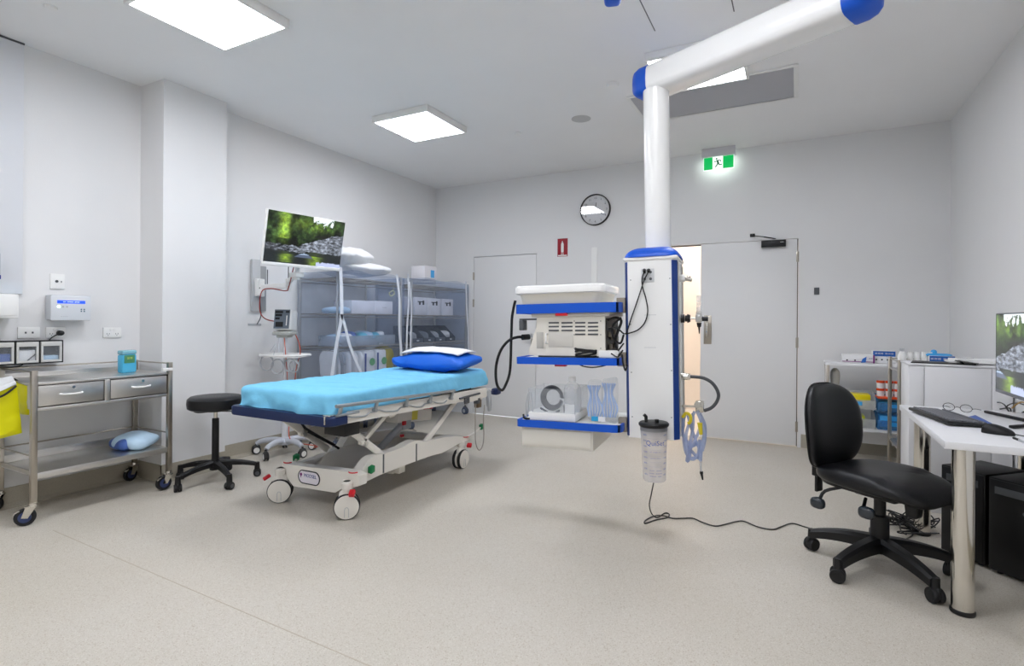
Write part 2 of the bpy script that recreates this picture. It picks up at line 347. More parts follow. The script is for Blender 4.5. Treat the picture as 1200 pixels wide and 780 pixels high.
# ================================================================ CEILING FITTINGS
def ceiling_light(x, y, lab, s=.559, frame_=.02):
    t = thing('ceiling_light', lab, 'ceiling light', (x,y,H), 'square ceiling light panels')
    b = B(); o = s/2+frame_; i = s/2; z0 = H-.055
    for x0,x1,y0,y1 in ((-o,o,-o,-i),(-o,o,i,o),(-o,-i,-i,i),(i,o,-i,i)): b.bb(x+x0,x+x1,y+y0,y+y1,z0,H-.0005,.002)
    obj('frame', b, WHITE, t)
    b = B(); b.bb(x-i,x+i,y-i,y+i,H-.053,H-.045); obj('diffuser', b, GLOW, t); return t
ceiling_light(-2.972,1.892,'large bright square ceiling light at the top left of the photo')
ceiling_light(-3.0,3.868,'bright square ceiling light above the foot of the bed')
ceiling_light(-.612,3.847,'ceiling light partly hidden behind the white pendant arm')
for x, y, l_ in ((-.61,1.88,'square ceiling light out of the picture, above the office chair side'),(-2.98,-.1,'square ceiling light out of the picture, behind the viewer on the left'),(-.61,-.1,'square ceiling light out of the picture, directly behind the viewer')): ceiling_light(x,y,l_)
v = thing('ceiling_vent','long grey louvred return air grille in the ceiling behind the pendant column','ceiling vent',(-.61,4.48,H))
b = B(); x0,x1,y0,y1 = -1.185,-.035,4.2,4.765
for a in ((x0-.03,x1+.03,y0-.03,y0),(x0-.03,x1+.03,y1,y1+.03),(x0-.03,x0,y0,y1),(x1,x1+.03,y0,y1)): b.bb(*a, H-.01, H-.0005, .001)
obj('frame', b, WHITE, v)
b = B(); b.bb(x0,x1,y0,y1,H-.002,H-.0008); obj('backing', b, mat('vent_grey','c4c4c6',.6), v)
b = B(); n = 60
for i in range(n): yy = y0+(i+.5)*(y1-y0)/n; b.bb(x0,x1,yy-.0032,yy+.0018,H-.007,H-.003)
o = obj('slats', b, mat('vent_slat','c8c8cc',.5), v, 0); o['kind'] = 'stuff'
def disc(name, px, py, r, lab, cat, h=.012, col=WHITE):
    p = U(px,py,z=H); b = B(); b.lathe([(r,0),(r,-h*.4),(r*.85,-h),(r*.3,-h*1.05),(0,-h*1.05)], (p.x,p.y,H-.0005), 28)
    return single(name, b, col, lab, cat)
disc('ceiling_speaker', 681,139,.085,'flat round grey speaker grille in the ceiling above the clock','speaker',.006,mat('speaker_grey','c6c6c6',.7))
s = disc('sprinkler_head', 607,155,.03,'tiny white fire sprinkler head in the ceiling left of the round speaker','sprinkler',.02)
s = disc('smoke_detector', 718,98,.045,'small white smoke detector beside the blue elbow of the pendant arm','smoke detector',.025)
disc('ceiling_sensor', 60,8,.03,'small white sensor in the ceiling at the far left corner','sensor',.01)
# exit sign
ex = thing('exit_sign','green and white running man exit sign under a grey housing below the ceiling','exit sign',(-.724,5.845,H))
b = B(); b.bb(-.885,-.563,5.81,5.88,H-.085,H-.0005,.003); obj('housing', b, mat('sign_grey','d6d6da',.5), ex)
b = B(); b.bb(-.870,-.577,5.842,5.848,2.776,H-.084); obj('blade', b, mat('sign_edge','f2fff8',.3,emit=.25), ex)
b = B(); b.bb(-.86,-.59,5.855,5.874,H-.088,H-.0845); obj('added_glow_strip', b, mat('added_sign_glow','f4fff8',.4,emit=5), ex)  # unseen emissive strip, added to cast the sign's white glow on the wall
EG = mat('exit_green','00a850',.4,emit=.3); EWT = mat('exit_white','f2fff6',.4,emit=.32); EGD = mat('exit_man','0c6a40',.5,emit=.03)
yF = 5.8415
for q_ in ((-.866,-.781),(-.681,-.581)): b = B(); b.bb(*q_,yF-.001,yF,2.784,H-.087); obj('green_field', b, EG, ex)
b = B(); b.bb(-.781,-.681,yF-.001,yF,2.784,H-.087); obj('white_field', b, EWT, ex)
b = B(); cx, cz = -.731, 2.85
def limb(*p, r=.006):
    for q0, q1 in zip(p, p[1:]): b.bar((cx+q0[0],yF-.0015,cz+q0[1]),(cx+q1[0],yF-.0015,cz+q1[1]),r*2,.001,0,0,(0,1,0))
b.cyl((cx-.012,yF-.002,cz+.038),(cx-.012,yF-.001,cz+.038),.009,n=12)
limb((-.004,.024),(.004,-.008),r=.0095); limb((-.006,.022),(-.026,.008),(-.034,.018),r=.004); limb((.0,.024),(.022,.022),(.032,.006),r=.004)
limb((.002,-.006),(-.01,-.028),(-.024,-.046),r=.0055); limb((.004,-.006),(.016,-.026),(.04,-.022),r=.0055); obj('running_figure', b, EGD, ex)
# clock
ck = thing('wall_clock','round wall clock with a thin black rim and white face on the back wall','clock',(-2.072,D,2.325))
c0 = Vector((-2.072,D,2.503)); RX = rot(PI/2)
b = B(); b.lathe([(.172,.0),(.18,.0),(.181,.02),(.179,.036),(.172,.038),(.172,.0)], c0, 48, 0, RX, False); obj('rim', b, BLACK, ck)
b = B(); b.lathe([(.17,0),(.17,.012)], c0, 48, 0, RX); obj('face', b, mat('clock_face','e6e6e8',.6), ck)
for i in range(1,13):
    a = PI/2-i*PI/6; text(str(i), .034, MF(c0+Vector((math.cos(a)*.135,-.0125,math.sin(a)*.135)),(1,0,0),(0,0,1)), INKD, ck, 'numeral')
b = B(); b.bar(c0+Vector((0,-.017,0)), c0+Vector((.012,-.017,.082)), .007,.002,0,0,(0,1,0)); obj('hour_hand', b, BLACK, ck)
b = B(); b.bar(c0+Vector((0,-.02,0)), c0+Vector((.105,-.02,-.065)), .005,.002,0,0,(0,1,0)); b.cyl(c0+Vector((0,-.014,0)),c0+Vector((0,-.023,0)),.007); obj('minute_hand', b, BLACK, ck)
b = B(); b.lathe([(.169,.033),(.169,.034)], c0, 48, 0, RX); obj('glass', b, pane('clock_glass',.07), ck)
# extinguisher sign
fs = thing('fire_sign','small red fire extinguisher sign on the back wall above the closed door','sign',(-2.485,D,1.985))
b = B(); b.bb(-2.548,-2.418,D-.004,D,1.985,2.2,.001); obj('plate', b, REDS, fs)
b = B(); b.bb(-2.54,-2.426,D-.0045,D-.004,1.99,2.004); b.lathe([(0,0),(.016,.004),(.017,.02),(.017,.1),(.012,.118),(.005,.125),(.005,.14),(0,.14)], (-2.485,D-.004,2.03), 12); b.bb(-2.503,-2.467,D-.006,D-.004,2.012,2.02)
for v_ in range(len(b.v)): b.v[v_] = (b.v[v_][0], max(b.v[v_][1], D-.0055), b.v[v_][2])
obj('extinguisher_symbol', b, WHITE, fs)
b = B(); b.bb(.139,.183,D-.006,D,1.487,1.555,.002); single('wall_sensor', b, GREYD, 'tiny dark grey sensor plate on the wall right of the open door','sensor')
# ================================================================ LEFT WALL FITTINGS
xw = W2
b = B(); b.bb(xw+.0005, xw+.022, .3, 1.586, 1.37, 2.995-.012, .002); gp = single('wall_panel', b, mat('glossy_white_panel','e4e6ea',.08,coat=.6), 'tall glossy white wall panel at the left edge of the photo','wall panel')
b = B(); b.bb(xw+.0005, xw+.024, .3, 1.588, 2.984, 2.995); single('panel_channel', b, GREYD, 'thin dark channel along the top of the glossy panel','trim')
b = B(); b.bb(xw+.0005, xw+.13, .9, 1.53, 1.215, 1.365, .006); b.bb(xw+.13, xw+.135, .92, 1.515, 1.23, 1.352, .002); single('towel_dispenser', b, WHITE, 'white box shaped dispenser under the glossy panel at the far left','dispenser')
b = B(); b.bb(xw+.022, xw+.1, 1.30, 1.452, 1.46, 1.62, .008); b.bb(xw+.022, xw+.102, 1.30, 1.453, 1.455, 1.482, .004, 1); single('soap_dispenser', b, [GREYP, BLUED], 'small grey dispenser with blue base cut by the left edge','dispenser')
cp = thing('control_panel','grey white wall control box with blue display and keypad above the steel trolley','control panel',(xw,1.85,1.203))
b = B(); b.bb(xw, xw+.095, 1.712, 1.935, 1.206, 1.372, .006); obj('case', b, mat('case_grey','cfd3d8',.4), cp)
b = B(); b.bb(xw+.095, xw+.11, 1.70, 1.93, 1.2, 1.366, .008); fp = obj('front_cover', b, mat('cover_grey','d9dde2',.35), cp)
xf = xw+.1105
b = B(); b.bb(xf-.002, xf, 1.735, 1.895, 1.315, 1.336); obj('display', b, mat('display_blue','1c44c8',.3,emit=.5), fp)
text('==  =====  ====', .0125, MF((xf+.0003,1.815,1.3255),(0,1,0),(0,0,1)), mat('display_text','dfe8ff',.5,emit=.8), fp)
b = B()
for y in (1.768,1.79): b.cyl((xf-.001,y,1.293),(xf+.001,y,1.293),.006,n=12)
obj('lamp', b, GREYP, fp); b = B(); b.cyl((xf-.001,1.744,1.293),(xf+.001,1.744,1.293),.008,n=12); obj('lit_lamp', b, mat('green_lamp','b8ffd8',.3,emit=2.5), fp)
b = B()
for y in (1.872,1.889):
    for z in (1.264,1.277): b.bb(xf-.001,xf+.0015,y-.004,y+.004,z-.004,z+.004,.001)
obj('keypad', b, mat('key_teal','2c6478',.4), fp)
text('--- ---------', .010, MF((xf+.0003,1.775,1.228),(0,1,0),(0,0,1)), INKD, fp)
def outlet(y0, y1, z0, z1, lab, x=xw, style=1):
    t = thing('power_outlet' if style != 3 else 'wall_switch', lab, 'outlet' if style != 3 else 'switch', (x,(y0+y1)/2,z0), 'white wall plates')
    b = B(); b.bb(x, x+.011, y0, y1, z0, z1, .003); obj('plate', b, WHITE, t)
    ym, zm = (y0+y1)/2, (z0+z1)/2; xo = x+.0115
    if style == 1:
        b = B()
        for s in (-1,1):
            yc = ym+s*(y1-y0)*.24; b.bb(xo-.001,xo,yc-.009,yc-.006,zm-.014,zm-.004); b.bb(xo-.001,xo,yc+.006,yc+.009,zm-.014,zm-.004); b.bb(xo-.001,xo,yc-.0015,yc+.0015,zm-.024,zm-.015)
        obj('sockets', b, GREYD, t)
        b = B(); b.bb(xo-.001,xo+.003,ym-.018,ym-.004,zm+.012,zm+.026,.001); b.bb(xo-.001,xo+.003,ym+.004,ym+.018,zm+.012,zm+.026,.001); obj('rocker', b, WHITEG, t)
    elif style == 2:
        b = B()
        for s in (-1,1): b.bb(xo-.001,xo,ym+s*.018-.005,ym+s*.018+.005,zm-.006,zm+.006)
        obj('ports', b, GREYD, t)
    else:
        b = B(); b.cyl((xo-.002,ym-.006,zm),(xo+.004,ym-.006,zm),.009,n=12); b.bb(xo-.001,xo+.002,ym+.018,ym+.022,zm-.008,zm+.004); obj('key_switch', b, GREYD, t)
    return t
outlet(1.567,1.683,1.083,1.157,'white wall plate with two small ports, left of the plugged one',style=2)
outlet(1.715,1.825,1.083,1.155,'white power outlet with the black plug in it under the control box')
outlet(2.051,2.170,1.075,1.15,'white double power outlet above the blue bottle, empty')
outlet(1.736,1.818,1.415,1.517,'square white key switch plate above the control box',style=3)
pl = thing('bin_side_cable','black plug and cord hanging from the outlet over the tilt bins','cord',(xw,1.79,1.02))
b = B(); p = U(71,390,x=xw+.03); b.cyl((xw+.012,p.y,p.z),(xw+.04,p.y,p.z),.018,.014,14); b.sq((xw+.045,p.y-.004,p.z),(.014,.02,.017)); obj('plug', b, BLACK, pl)
b = B(); b.tube([(xw+.05,p.y-.01,p.z)]+[U(*q,x=xw+.09) for q in ((60,396),(52,406),(40,416),(30,424),(22,429))]+[U(5,430,x=xw+.09),U(-20,430,x=xw+.09)], .0035, 6, sm=5); obj('cord', b, BLACK, pl)
# tilt bins
tb = thing('tilt_bin_rack','row of clear fronted tilt bins in a black frame on the wall over the trolley','storage bins',(xw,1.5,.92))
y0, y1, zb, zt = .9, 1.772, .92, 1.07
b = B(); b.bb(xw,xw+.1,y0,y1,zt-.006,zt,.001); b.bb(xw,xw+.1,y0,y1,zb,zb+.006,.001); b.bb(xw,xw+.006,y0,y1,zb,zt); nb = 7; wv = (y1-y0)/nb
for i in range(nb+1): yy = y0+i*wv; b.bb(xw,xw+.1,yy-.003,yy+.003,zb,zt,.001)
obj('frame', b, BLACK, tb)
for i in range(nb):
    a0, a1 = y0+i*wv+.006, y0+(i+1)*wv-.006
    b = B()
    for q in ((a0,a1,zb+.008,zb+.022),(a0,a1,zt-.038,zt-.008),(a0,a0+.012,zb+.02,zt-.036),(a1-.012,a1,zb+.02,zt-.036)): b.bb(xw+.09,xw+.106,*q,.002)
    bn = obj('bin', b, mat('bin_grey','cbcbc8',.4), tb)
    b = B(); b.bb(xw+.097,xw+.099,a0+.01,a1-.01,zb+.02,zt-.036); obj('window', b, CLEAR, bn)
    b = B(); b.bb(xw+.02,xw+.085,a0+.01,a1-.01,zb+.012,zb+.05+.02*((i*7)%3),.006); obj('contents', b, [PAPER,PALEB,PERI][(i+1)%3], bn)
# ================================================================ STEEL TROLLEY
TX0, TX1, TY0, TY1 = -4.42, -3.975, 1.475, 2.25
tr = thing('steel_trolley','stainless steel instrument trolley with two drawers and a low shelf by the left wall','trolley',(-4.2,1.86,0))
legs = [(TX1,TY0,.905),(TX1,TY1,.905),(TX0,TY0,.905),(TX0,TY1,.905)]
for x, y, z in legs: b = B(); b.bb(x-.015,x+.015,y-.015,y+.015,.125,z,.002); obj('leg', b, STEELD, tr)
b = B(); b.bb(TX0-.005,TX1+.005,TY0-.005,TY1+.005,.818,.833,.003); b.bb(TX0-.005,TX0,TY0,TY1,.83,.862,.001); obj('top', b, STEEL, tr)
b = B()
for z in (.897,):
    b.tube([(TX1,TY1,z),(TX0,TY1,z)],.005); b.tube([(TX0,TY1,z),(TX0,TY0,z)],.005); b.tube([(TX0,TY0,z),(TX1,TY0,z)],.005)
obj('gallery_rail', b, STEELD, tr)
b = B(); b.bb(TX1-.012,TX1+.006,TY0+.015,TY1-.015,.664,.684,.002); b.bb(TX1-.012,TX1+.006,1.84,1.872,.68,.82,.002); b.bb(TX0,TX1-.012,TY0+.02,TY1-.02,.67,.672); b.bb(TX0,TX1-.02,TY0+.01,TY0+.013,.67,.82);b.bb(TX0,TX1-.02,TY1-.013,TY1-.01,.67,.82)
obj('drawer_frame', b, STEEL, tr)
for a0, a1, hy in ((TY0+.02,1.836,1.66),(1.876,TY1-.02,2.06)):
    b = B(); b.bb(TX1-.02,TX1+.002,a0,a1,.69,.812,.002); b.bb(TX1-.38,TX1-.02,a0+.01,a1-.01,.695,.697); dr = obj('drawer', b, STEEL, tr)
    b = B(); b.tube([(TX1,hy-.058,.755),(TX1+.02,hy-.045,.752),(TX1+.022,hy,.75),(TX1+.02,hy+.045,.752),(TX1,hy+.058,.755)],.0055,8,sm=4); obj('handle', b, WHITE, dr)
    b = B(); b.cyl((TX1,hy+.012,.79),(TX1+.005,hy+.012,.79),.009,n=12); b.cyl((TX1+.005,hy+.012,.79),(TX1+.006,hy+.012,.79),.004,n=8,mi=1); obj('lock', b, [CHROME,GREYD], dr)
b = B(); b.bb(TX0,TX1+.005,TY0,TY1,.28,.298,.002); b.bb(TX1-.01,TX1+.008,TY0+.01,TY1-.01,.262,.3,.003); b.bb(TX0-.006,TX0,TY0,TY1,.29,.345,.001); obj('shelf', b, STEEL, tr)
b = B(); b.tube([(TX0,TY0,.4),(TX0,TY1,.4)],.005); b.tube([(TX0,TY0,.4),(TX1,TY0,.4)],.005); b.tube([(TX0,TY1,.4),(TX1,TY1,.4)],.005); b.bar((TX0,TY0,.3),(TX1,TY0,.3),.012,.022); obj('shelf_rail', b, STEELD, tr)
b = B(); b.bb(TX1-.005,TX1+.02,2.195,2.262,.845,.866,.002); obj('name_clip', b, WHITE, tr)
def steel_castor(x, y, ang, par):
    d = Vector((math.cos(ang),math.sin(ang),0)); n = Vector((-d.y,d.x,0)); c = Vector((x,y,0))+d*.035
    b = B(); b.cyl((x,y,.108),(x,y,.13),.022,.02,14)
    for s in (-1,1): b.prism([(0,0)],0,0) if False else b.add([Vector((x,y,0))+n*s*.019+Vector((0,0,z))+d*k+n*s*th for th in (0,.003) for k, z in ((-.02,.112),(.03,.112),(.05,.05),(.02,.045))], [(3,2,1,0),(4,5,6,7),(0,1,5,4),(1,2,6,5),(2,3,7,6),(3,0,4,7)])
    b.box(Vector((x,y,.112))+d*.012, (.05,.05,.006), .002, 0, rot(z=ang)); b.box(c+d*.035+Vector((0,0,.085)), (.03,.03,.006), .002, 0, rot(0,.5,ang))
    ca = obj('castor', b, CHROME, par)
    b = B(); R = rot(PI/2,0,ang); b.lathe([(.03,-.012),(.046,-.014),(.051,-.008),(.051,.008),(.046,.014),(.03,.012)], c+Vector((0,0,.051)), 28, 0, R); b.lathe([(0,-.013),(.031,-.0155),(.031,.0155),(0,.013)], c+Vector((0,0,.051)), 24, 1, R)
    obj('wheel', b, [RUBBER, mat('castor_blue','34406a',.5)], ca)
for (x, y, z), a in zip(legs, (-2.1,-1.6,-2.4,-1.3)): steel_castor(x, y, a, tr)
# things on the trolley
sb = thing('sanitiser_bottle','clear bottle of blue hand rub with green label on the trolley top','bottle',(-4.2,2.1,.833))
b = B(); b.box((-4.2,2.085,.898),(.06,.1,.13),.012,0,rot(z=.1)); obj('bottle', b, mat('blue_liquid','5cc8f2',.15,trans=.2), sb)
b = B(); b.box((-4.2,2.085,.977),(.06,.1,.03),.008,0,rot(z=.1)); obj('upper_panel', b, mat('pale_cyan','9ad8e8',.2,trans=.3), sb)
b = B(); b.box((-4.1675,2.085,.93),(.002,.07,.055),0,0,rot(z=.1)); obj('label_patch', b, mat('label_green','4f8c62',.5), sb)
text('==', .034, MF((-4.164,2.085,.935),(-.1,1,0),(0,0,1)), mat('lime_ink','d8e86a',.5), sb)
def pack_fn(sd, amp):
    def f(p):
        q = noise.noise(p*9+Vector((sd,0,0))); return p*(1+amp*q)
    return f
b = B(); b.sq((-4.15,2.13,.353),(.12,.125,.055),.85,.9,40,22,0,pack_fn(3,.4),rot(z=.2)); pk = single('dressing_pack', b, PALEB, 'crumpled pale blue plastic pack of swabs on the low trolley shelf','pack')
b = B(); b.sq((-4.18,2.05,.345),(.10,.06,.045),.8,.9,30,16,0,pack_fn(8,.35),rot(z=.15)); single('blue_pack', b, PERI, 'darker blue end of a soft pack beside the pale one on the shelf','pack')
# yellow waste bags hung at the near end of the trolley
def bag(name, pts_top, pts_bot, th, lab):
    b = B(); n = 14
    def side(s):
        def f(u, v):
            p = pts_top[0].lerp(pts_top[1], u).lerp(pts_bot[0].lerp(pts_bot[1], u), v); nn = (pts_top[1]-pts_top[0]).cross(pts_bot[0]-pts_top[0]).normalized()
            k = math.sin(PI*min(1,max(0,u)))**.5*(.35+.65*v)*(1 if v < .98 else .3)
            return p+nn*(s*th*k+.006*noise.noise(Vector((u*5,v*6,s*3))))
        return f
    b.grid(side(1), n, n); b.grid(side(-1), n, n); return b
yb = thing('waste_bag','bright yellow clinical waste bag hung at the left end of the trolley','waste bag',(-4.1,1.2,.66))
bx = -4.02
q = lambda px, py, x=bx: U(px,py,x=x)
b = bag('bag', (q(-60,478),q(19,447)), (q(-60,528),q(26,507)), .03, ''); obj('bag', b, YEL, yb)
b = B(); b.tube([q(-60,486,bx+.01), q(-20,472,bx+.02), q(4,463,bx+.03), q(19,452,bx+.02)], .006, 6, sm=5); obj('band', b, BLACK, yb)
b = bag('l', (q(-60,455),q(14,440)), (q(-60,482),q(20,450)), .035, ''); obj('white_liner', b, mat('liner_white','e6e8ea',.4,bump=.6,bump_scale=20), yb)
y2 = thing('waste_bag','second yellow waste bag hanging behind the first, against the trolley leg','waste bag',(-4.3,1.4,.76))
b = bag('bag', (U(8,444,x=-4.24),U(34,452,x=-4.08)), (U(14,483,x=-4.24),U(34,486,x=-4.08)), .02, ''); obj('bag', b, YEL, y2)
b = B(); b.tube([U(16,444,x=-4.24),U(24,449,x=-4.19),U(36,454,x=-4.1)], .008, 6, sm=3); obj('clip', b, BLACK, y2)
# ================================================================ STOOL
st = thing('wheeled_stool','black round seat stool on a five star castor base between trolley and bed','stool',(-3.855,2.52,0))
sx, sy = -3.855, 2.52
b = B(); b.lathe([(0,.545),(.17,.545),(.187,.556),(.192,.59),(.188,.622),(.17,.638),(.10,.643),(0,.643)], (sx,sy,0), 40); obj('seat', b, BLACKV, st)
b = B(); b.lathe([(.09,.53),(.1,.545),(0,.545)], (sx,sy,0), 20); b.tube([(sx,sy,.525),(sx-.07,sy-.09,.52),(sx-.12,sy-.1,.535),(sx-.13,sy-.06,.53),(sx-.05,sy-.02,.525)],.004,6,sm=4); b.tube([(sx,sy,.525),(sx+.09,sy+.07,.522),(sx+.14,sy+.1,.53)],.004,6,sm=4); obj('seat_plate', b, BLACK, st)
b = B(); b.cyl((sx,sy,.42),(sx,sy,.54),.014); obj('piston', b, CHROME, st)
b = B(); b.lathe([(.028,.12),(.025,.2),(.024,.47),(.017,.475)], (sx,sy,0), 20); obj('column', b, BLACK, st)
def star_base(b, x, y, ang0, R, zc=.13, w0=.03, h0=.045, droop=.04):
    b.lathe([(.02,zc-.045),(.038,zc-.045),(.042,zc-.01),(.034,zc+.02),(.02,zc+.022)], (x,y,0), 20)
    for k in range(5):
        a = ang0+2*PI*k/5; d = Vector((math.cos(a),math.sin(a),0)); n = Vector((-d.y,d.x,0)); vs_ = []; seg = 8
        for i in range(seg+1):
            t_ = i/seg; c = Vector((x,y,0))+d*(.02+(R-.02)*t_); z = zc-droop*t_**2.2; ww = w0*(1-.35*t_); hh = h0*(1-.35*t_)
            for s, q_ in ((-1,-1),(1,-1),(1,.5),(.55,1),(-.55,1),(-1,.5)): vs_.append(c+n*s*ww*.75+Vector((0,0,z+q_*hh/2)))
        fs_ = [(i*6+j,i*6+(j+1)%6,(i+1)*6+(j+1)%6,(i+1)*6+j) for i in range(seg) for j in range(6)]+[tuple(range(5,-1,-1)),tuple(range(seg*6,seg*6+6))]
        b.add(vs_, fs_); e = Vector((x,y,0))+d*R; b.cyl(e+Vector((0,0,.052)), e+Vector((0,0,zc-droop+h0*.33)), .02, .017, 12)
def twin_castor(x, y, ang, par, r=.027, mats=(None,None), hubr=.6, gap=.008, wd=.02, zc=None):
    c = Vector((x,y,r)); R = rot(PI/2,0,ang); n = R@Vector((0,0,1))
    b = B(); b.sq(c+Vector((0,0,r*.35)), (r*1.0,gap+.006,r*.95),.8,.8,16,10,0,None,rot(z=ang)); b.cyl(c+Vector((0,0,r*.8)), c+Vector((0,0,r*1.6)), .009, n=10)
    ca = obj('castor', b, mats[0] or BLACK, par)
    b = B()
    for s in (-1,1):
        b.lathe([(r*hubr,-wd/2),(r*.93,-wd/2),(r,-wd/2*.6),(r,wd/2*.6),(r*.93,wd/2),(r*hubr,wd/2)], c+n*s*(gap/2+wd/2), 26, 0, R)
        b.lathe([(0,-wd/2*1.08),(r*hubr,-wd/2*1.04),(r*hubr,wd/2*1.04),(0,wd/2*1.08)], c+n*s*(gap/2+wd/2), 22, 1, R)
    w_ = obj('wheel', b, [RUBBER if not mats[1] else mats[1][0], GREYD if not mats[1] else mats[1][1]], ca); return ca
b = B(); a0 = math.radians(-87); star_base(b, sx, sy, a0, .285, .135); obj('base', b, BLACK, st)
for k in range(5): a = a0+2*PI*k/5; twin_castor(sx+.285*math.cos(a), sy+.285*math.sin(a), a+1.1+k, st)
# ================================================================ BED
bx0, bx1 = -3.21, -2.36; by0, by1 = 2.27, 4.06
bed = thing('treatment_bed','white height adjustable treatment bed on big castors with a scissor lift','bed',(-2.78,3.1,0))
bz = lambda y: .612-.026*(y-2.3)       # underside of the deck frame
ENW = mat('cream_enamel','e9e5dc',.35,coat=.15)
def yzprism(b, pts, x0, x1, mi=0): b.prism(pts, x0, x1, 'x', mi)
def xzprism(b, pts, y0, y1, mi=0): b.prism(pts, y0, y1, 'y', mi)
b = B()
for x0, x1 in ((bx1-.05,bx1+.002),(bx0-.002,bx0+.05)): yzprism(b, [(2.34,bz(2.34)-.008),(3.98,bz(3.98)-.008),(3.98,bz(3.98)+.075),(2.36,bz(2.36)+.062)], x0, x1)
for y in (2.6,3.1,3.7,3.95): b.bb(bx0+.03,bx1-.03,y-.02,y+.02,bz(y)+.005,bz(y)+.04,.003)
obj('deck_frame', b, ENW, bed)
b = B()
def board_out(g):
    out = [(-3.235+g,3.80),(-3.235+g,2.25)]+[(-3.235+g+.055-.055*math.cos(a),2.25-.055*math.sin(a)) for a in (.4,.8,1.2,1.57)]
    out += [(-2.37-g+.055*math.sin(a),2.25-.055*math.cos(a)) for a in (0,.4,.8,1.2,1.57)]+[(-2.315-g,2.32),(-2.40-g,2.37),(-2.40-g,3.80)]
    return out
loft_ = [[Vector((x,y,z)) for x, y in board_out(g)] for g, z in ((.012,.608),(.0,.615),(.0,.654),(.014,.664))]
n_ = len(loft_[0]); b.add([p for s in loft_ for p in s], [(i*n_+j,i*n_+(j+1)%n_,(i+1)*n_+(j+1)%n_,(i+1)*n_+j) for i in range(3) for j in range(n_)]+[tuple(range(n_-1,-1,-1)),tuple(range(3*n_,4*n_))]); obj('deck_board', b, NAVY, bed)
b = B(); b.box(((bx0+bx1)/2,3.13,.717), (bx1-bx0-.09,1.66,.10), .035, 0, None, 3); obj('mattress', b, NAVY, bed)
b = B(); b.bb(-2.40,-2.345,2.21,2.26,.662,.674,.005); b.bb(-2.372,-2.362,2.192,2.2,.62,.67,.002); obj('corner_bracket', b, CHROME, bed)
# side rail folded down
rl = lambda y: .722-.037*(y-2.26)
b = B(); b.tube([(bx1+.035,2.24,rl(2.24)),(bx1+.035,3.44,rl(3.44))],.011,10); b.tube([(bx1+.035,2.24,rl(2.24)-.055),(bx1+.035,2.42,rl(2.42)-.05)],.008)
ra = obj('side_rail', b, mat('rail_aluminium','a9aeb2',.35,.8), bed)
ys = (2.28,2.58,2.88,3.15,3.42)
for y in ys: b = B(); b.bar((bx1+.035,y,rl(y)),(bx1+.02,y,rl(y)-.055),.016,.022,0,.003,(0,1,0)); b.cyl((bx1-.005,y,rl(y)-.058),(bx1+.03,y,rl(y)-.058),.013,n=10); obj('rail_post', b, mat('rail_aluminium','a9aeb2',.35,.8), bed)
b = B(); pts = []
for i in range(len(ys)-1):
    a, c = ys[i], ys[i+1]; pts += [(bx1+.006,a,rl(a)-.07),(bx1+.006,a+.05,rl(a)-.066),(bx1+.006,a+.11,rl(a)-.085),(bx1+.006,c-.08,rl(c)-.085),(bx1+.006,c-.04,rl(c)-.07)]
b.tube(pts,.005,6,sm=3); obj('rail_edge', b, mat('rail_aluminium','a9aeb2',.35,.8), bed)
# lift arms
for s, x in ((0,-2.47),(1,-3.03)):
    for p0, p1, wd in (((2.40,bz(2.4)-.01),(2.84,.27),.045),((2.60,.43),(2.87,bz(2.87)+.005),.03),((3.22,.27),(3.70,bz(3.7)+.005),.045)):
        b = B(); b.bar((x,p0[0],p0[1]),(x,p1[0],p1[1]),.022,wd,0,.004); b.cyl((x-.016,p0[0],p0[1]),(x+.016,p0[0],p0[1]),.017,n=14); obj('lift_arm', b, ENW, bed)
    b = B(); yzprism(b, [(2.80,bz(2.8)+.01),(2.98,bz(2.98)+.01),(2.90,bz(2.9)-.05),(2.86,bz(2.86)-.05)], x-.012, x+.012); obj('pivot_bracket', b, ENW, bed)
    b = B(); b.cyl((x-.02,2.62,.42),(x+.02,2.62,.42),.018,n=14); obj('pivot_bolt', b, STEEL, bed)
b = B(); b.tube([(-2.99,2.52,.57),(-2.99,2.60,.47),(-2.98,2.9,.27)],.009,8); b.bar((-2.98,2.62,.445),(-2.98,2.86,.30),.02,.02,0,.004); obj('gas_strut', b, BLACK, bed)
b = B(); b.bb(-2.56,-2.39,2.37,2.50,.515,.60,.006); obj('junction_box', b, BLACK, bed)
b = B(); b.box((-2.75,3.43,.455),(.12,.44,.095),.01,0,rot(-.10)); cbx = obj('control_box', b, ENW, bed)
b = B(); b.box((-2.689,3.42,.46),(.002,.07,.07),0,0,rot(-.10)); obj('warning_label', b, mat('label_yellow','e8dc50',.5), cbx)
b = B(); pts = [(-2.66+.03*math.cos(i*1.1),3.55+.05*math.sin(i*1.1),.50+.004*(i%3)) for i in range(18)]; b.tube(pts,.005,6,sm=3); obj('coiled_lead', b, RED, cbx)
b = B(); b.cyl((-2.72,3.05,.27),(-2.72,3.35,.43),.026,n=14); b.cyl((-2.72,2.92,.22),(-2.72,3.1,.30),.016,n=12); b.box((-2.72,3.33,.40),(.07,.09,.07),.01); obj('actuator', b, GREYP, bed)
b = B(); b.bb(-2.68,-2.66,3.25,3.28,.41,.44,.003); b.bb(-2.66,-2.64,3.2,3.23,.33,.35,.003); obj('red_tab', b, RED, bed)
